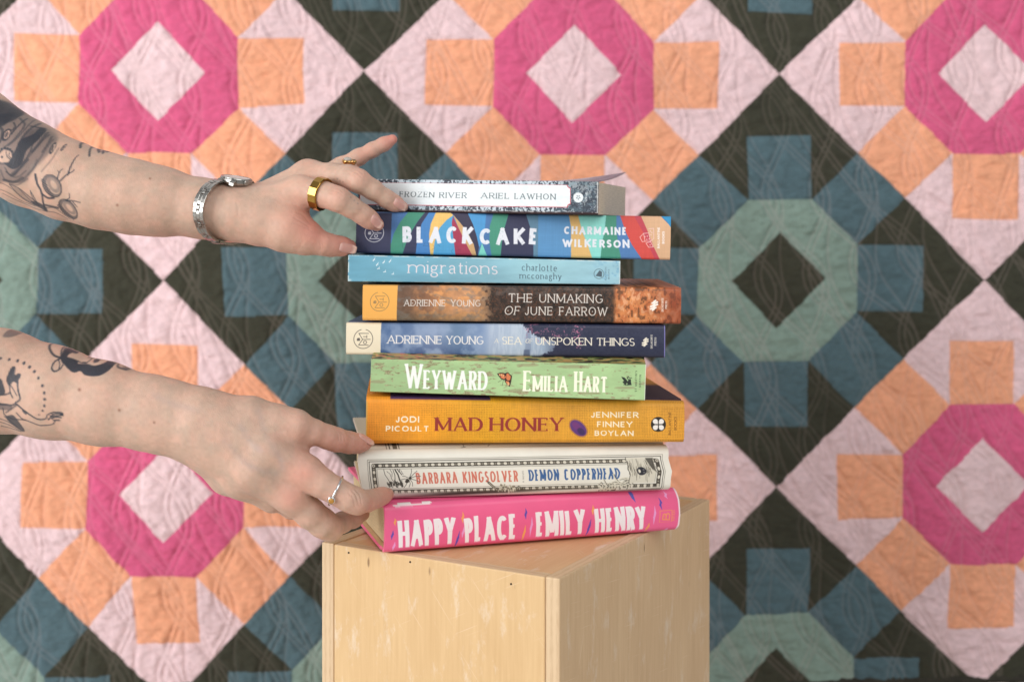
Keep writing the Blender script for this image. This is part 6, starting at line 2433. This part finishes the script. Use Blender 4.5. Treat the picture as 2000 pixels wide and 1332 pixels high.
def build_watch(up):
    steel = simplemat('brushed_steel', (168, 166, 162), .27, 1.0, noise=.06, nscale=900)
    steel_d = simplemat('dark_steel', (120, 116, 110), .35, 1.0, noise=.05, nscale=900)
    c0 = P(443, 415, .966)
    far = np.array([.40, .917, 0.02])
    far /= np.linalg.norm(far)
    upv = np.array([.10, 0, .995])
    upv -= far * np.dot(upv, far)
    upv /= np.linalg.norm(upv)
    ax = np.cross(far, upv)
    if ax[0] < 0:
        ax = -ax
    n = 96
    th = np.arange(n) * math.tau / n
    d = np.cos(th)[:, None] * upv + np.sin(th)[:, None] * (-far)   # 0 = top, quarter turn = nearest the camera
    q = up.out(np.tile(c0, (n, 1)), d)
    q2 = up.out(np.tile(c0 + ax * .004, (n, 1)), d)
    q3 = up.out(np.tile(c0 - ax * .004, (n, 1)), d)
    r = np.maximum.reduce([np.linalg.norm(q - c0, axis=1), np.linalg.norm(q2 - c0 - ax * .004, axis=1), np.linalg.norm(q3 - c0 + ax * .004, axis=1)])
    for _ in range(6):
        r = np.maximum(r, (np.roll(r, 1) + np.roll(r, -1)) / 2)
    r = r + .0004
    pos = lambda a: c0 + (np.cos(a) * upv - np.sin(a) * far) * np.interp(a % math.tau, np.append(th, math.tau), np.append(r, r[0]))
    root = empty('wristwatch', tuple(c0), 'small steel watch on a link bracelet around the upper wrist', 'watch')

    def linkbox(v, f, a0, a1, x0, x1, t0, t1, bev=.0003):
        nn = 5
        base = len(v)
        rows = []
        for k in range(nn):
            a = a0 + (a1 - a0) * k / (nn - 1)
            p = pos(a)
            o = p - c0
            o /= np.linalg.norm(o)
            e = (k in (0, nn - 1))
            tt = t1 - (bev if e else 0)
            for (x, t) in ((x0, t0), (x0, tt - bev), (x0 + bev, tt), (x1 - bev, tt), (x1, tt - bev), (x1, t0)):
                v.append(p + ax * x + o * t)
        for k in range(nn - 1):
            for j in range(6):
                a_ = base + k * 6 + j
                b_ = base + k * 6 + (j + 1) % 6
                f.append((a_, b_, b_ + 6, a_ + 6))
        f.append(tuple(base + j for j in range(6))[::-1])
        f.append(tuple(base + (nn - 1) * 6 + j for j in range(6)))

    v, f = [], []
    # links from the case down the near side, round under the wrist and up the far side
    L0, L1 = math.radians(19), math.radians(341)
    nl = 15
    clasp0, clasp1 = math.radians(152), math.radians(204)
    for k in range(nl):
        a0 = L0 + (L1 - L0) * k / nl
        a1 = L0 + (L1 - L0) * (k + 1) / nl
        am = (a0 + a1) / 2
        if clasp0 < am < clasp1:
            continue
        taper = 1 - .16 * math.sin(am / 2) ** 2
        w2 = .0050 * taper
        g = (a1 - a0) * .02
        h = (a1 - a0)
        linkbox(v, f, a0 + g, a1 - g, -w2, -w2 * .30, .0002, .0019)
        linkbox(v, f, a0 + g, a1 - g, w2 * .30, w2, .0002, .0019)
        linkbox(v, f, a0 + h * .20, a1 - h * .20, -w2 * .30, w2 * .30, .0002, .00188)
        linkbox(v, f, a1 - h * .14, a1 + h * .14, -w2 * .27, w2 * .27, .0002, .0020)
    put('bracelet', mesh_np('bracelet', v, f, False), steel, root)
    v, f = [], []
    for k in range(6):
        a0 = clasp0 + (clasp1 - clasp0) * k / 6
        a1 = clasp0 + (clasp1 - clasp0) * (k + 1) / 6
        linkbox(v, f, a0, a1, -.0042, .0042, .0002, .0022, .0002)
    linkbox(v, f, clasp0 - .02, clasp0 + .13, -.0030, .0030, .002, .0028)
    put('clasp', mesh_np('clasp', v, f, False), steel, root)
    # case: a short round drum lying on the back of the wrist
    cu = np.array([.16, -.10, .98])
    cu /= np.linalg.norm(cu)
    cx = ax - cu * np.dot(ax, cu)
    cx /= np.linalg.norm(cx)
    cy = np.cross(cu, cx)
    cc = P(457, 362, .966)
    # rest it on the skin
    top = up.out(np.array([c0 + ax * .004]), np.array([cu]))[0]
    cc = top + cu * .0004 + ax * .0005

    def drum(name, prof, mat, n=40):
        v, f = [], []
        for (rr, z) in prof:
            for k in range(n):
                a = k * math.tau / n
                v.append(cc + cx * rr * math.cos(a) + cy * rr * math.sin(a) + cu * z)
        m = len(prof)
        for i in range(m - 1):
            for k in range(n):
                f.append((i * n + k, i * n + (k + 1) % n, (i + 1) * n + (k + 1) % n, (i + 1) * n + k))
        f.append(tuple(range(n))[::-1])
        f.append(tuple((m - 1) * n + k for k in range(n)))
        return put(name, mesh_np(name, v, f, False), mat, root)

    R = .0122
    drum('watch_case', [(R * .80, -.0008), (R * .96, .0004), (R, .0016), (R, .0036), (R * .95, .0042)], steel)
    drum('bezel', [(R * .98, .0042), (R * .96, .0050), (R * .86, .0054), (R * .84, .0050)], steel)
    drum('dial', [(R * .83, .0048), (R * .83, .0051)], simplemat('pale_dial', (226, 214, 212), .4))
    # two pairs of lugs
    v, f = [], []
    for sy_ in (-1, 1):
        for sx_ in (-1, 1):
            b = len(v)
            for (yy, z0, z1) in ((.62, .0006, .0040), (.98, .0002, .0032), (1.12, -.0004, .0016)):
                for (xx, zz) in ((.30, z0), (.62, z0), (.62, z1), (.30, z1)):
                    v.append(cc + cx * sx_ * xx * R + cy * sy_ * yy * R + cu * zz)
            for i in range(2):
                for j in range(4):
                    q_ = (b + i * 4 + j, b + i * 4 + (j + 1) % 4, b + i * 4 + 4 + (j + 1) % 4, b + i * 4 + 4 + j)
                    f.append(q_ if sx_ * sy_ > 0 else q_[::-1])
            f.append((b, b + 1, b + 2, b + 3))
            f.append((b + 8, b + 9, b + 10, b + 11))
    put('lug', mesh_np('lug', v, f, False), steel, root)
    # winding crown
    v, f = [], []
    cd = cx * .94 - cy * np.sign(np.dot(cy, far)) * .34
    cd /= np.linalg.norm(cd)
    s1 = np.cross(cd, cu)
    n = 18
    p0 = cc + cd * R * .97 + cu * .0026
    for (t, rr) in ((0, .0012), (.0002, .0019), (.0019, .0019), (.0022, .0015)):
        for k in range(n):
            a = k * math.tau / n
            e = 1 + (.05 if k % 2 else 0)
            v.append(p0 + cd * t + (s1 * math.cos(a) + cu * math.sin(a)) * rr * e)
    for i in range(3):
        for k in range(n):
            f.append((i * n + k, i * n + (k + 1) % n, (i + 1) * n + (k + 1) % n, (i + 1) * n + k))
    f.append(tuple(3 * n + k for k in range(n)))
    put('crown', mesh_np('crown', v, f, False), steel, root)


# ------------------------------------------------------------------ build everything
build_setting()
build_quilt()
build_box()


def frost_lift(u, d):
    """the top cover curls up at its right-hand fore-edge corner"""
    return .0120 * np.clip((u - .2) / .8, 0, 1) ** 2.3 * np.clip(d, 0, 1) ** 1.5


book('frosty white and grey paperback at the very top, its upper cover curling up', art_frost(), .965, -14, D=.134, hard=False, r=.0009, th=.00035, page=(218, 204, 184), inner=(206, 170, 178), inset=.0004, rough=.38, lift=frost_lift, slopetop=.0006)
book('navy hardback with swirling multicoloured bands, second from the top', art_swirl(), .973, -1, r=.0020, bulge=.0012, rough=.48, page=(220, 206, 182), bump=.15)
book('slim pale sky blue paperback with white birds, worn white edges', art_sky(), .966, 1.5, D=.138, hard=False, r=.0008, th=.00035, page=(216, 204, 180), inset=.0004, inner=(226, 220, 206))
book('brown and orange autumn painting hardback with an orange block at its left end', art_dusk(), .957, 0, r=.0022, bulge=.001, page=(222, 208, 182), rough=.38, coat=.15)
book('misty blue hardback with a cream block at its left end and dark tree', art_fog(), .958, -1.5, r=.0022, bulge=.001, page=(220, 206, 182), rough=.38, coat=.15, inner=(60, 74, 120))
book('light green paperback with peeling paint pattern and an orange butterfly', art_meadow(), .946, 0, D=.138, hard=False, r=.0008, th=.00035, page=(222, 210, 184), inset=.0004, slopetop=.0036, slopelen=.018, inner=(226, 222, 204))
book('thick amber yellow hardback with a cloth weave and purple seed', art_amber(), .956, 5, r=.0042, bulge=.0018, page=(214, 196, 160), rough=.5, inner=(206, 168, 96))
jl = lambda v: np.interp(v, [-.4, -.05, .05, .2, .5, .75, 1.0, 1.3], [2, 4, -7, -9, -5, 0, 5, 5])
jr = lambda v: np.interp(v, [-.3, 0, .1, .28, .45, .55, .72, .9, 1.0, 1.2], [-2, -1, 1, 0, 4, 7, 5, 5, 2, 0])
book('cream white hardback in a worn jacket with black woodcut border', art_woodcut(), .956, 10, r=.0058, bulge=.0022, page=(222, 204, 164), rough=.42, offL=jl, offR=jr, th=.0022, inner=(226, 210, 174), slopetop=.0015, inset=.004)
pl = lambda v: np.interp(v, [-.6, 0, .3, .7, 1, 1.3], [1, 0, 1.5, 1, 0, 0])
prr = lambda v: np.interp(v, [-.6, -.1, 0, .25, .6, .85, 1.0, 1.3], [-6, -4, -2, 4, 6, 5, 0, 0])
book('bright pink hardback with bold white lettering at the bottom of the stack', art_party(), .955, 17.5, D=.150, r=.0040, bulge=.0022, page=(224, 200, 158), rough=.36, offL=pl, offR=prr, th=.0026, inner=(226, 190, 150), inset=.004, coat=.1)

UP, LO, person = build_person()
build_rings(UP, LO)
build_watch(UP)
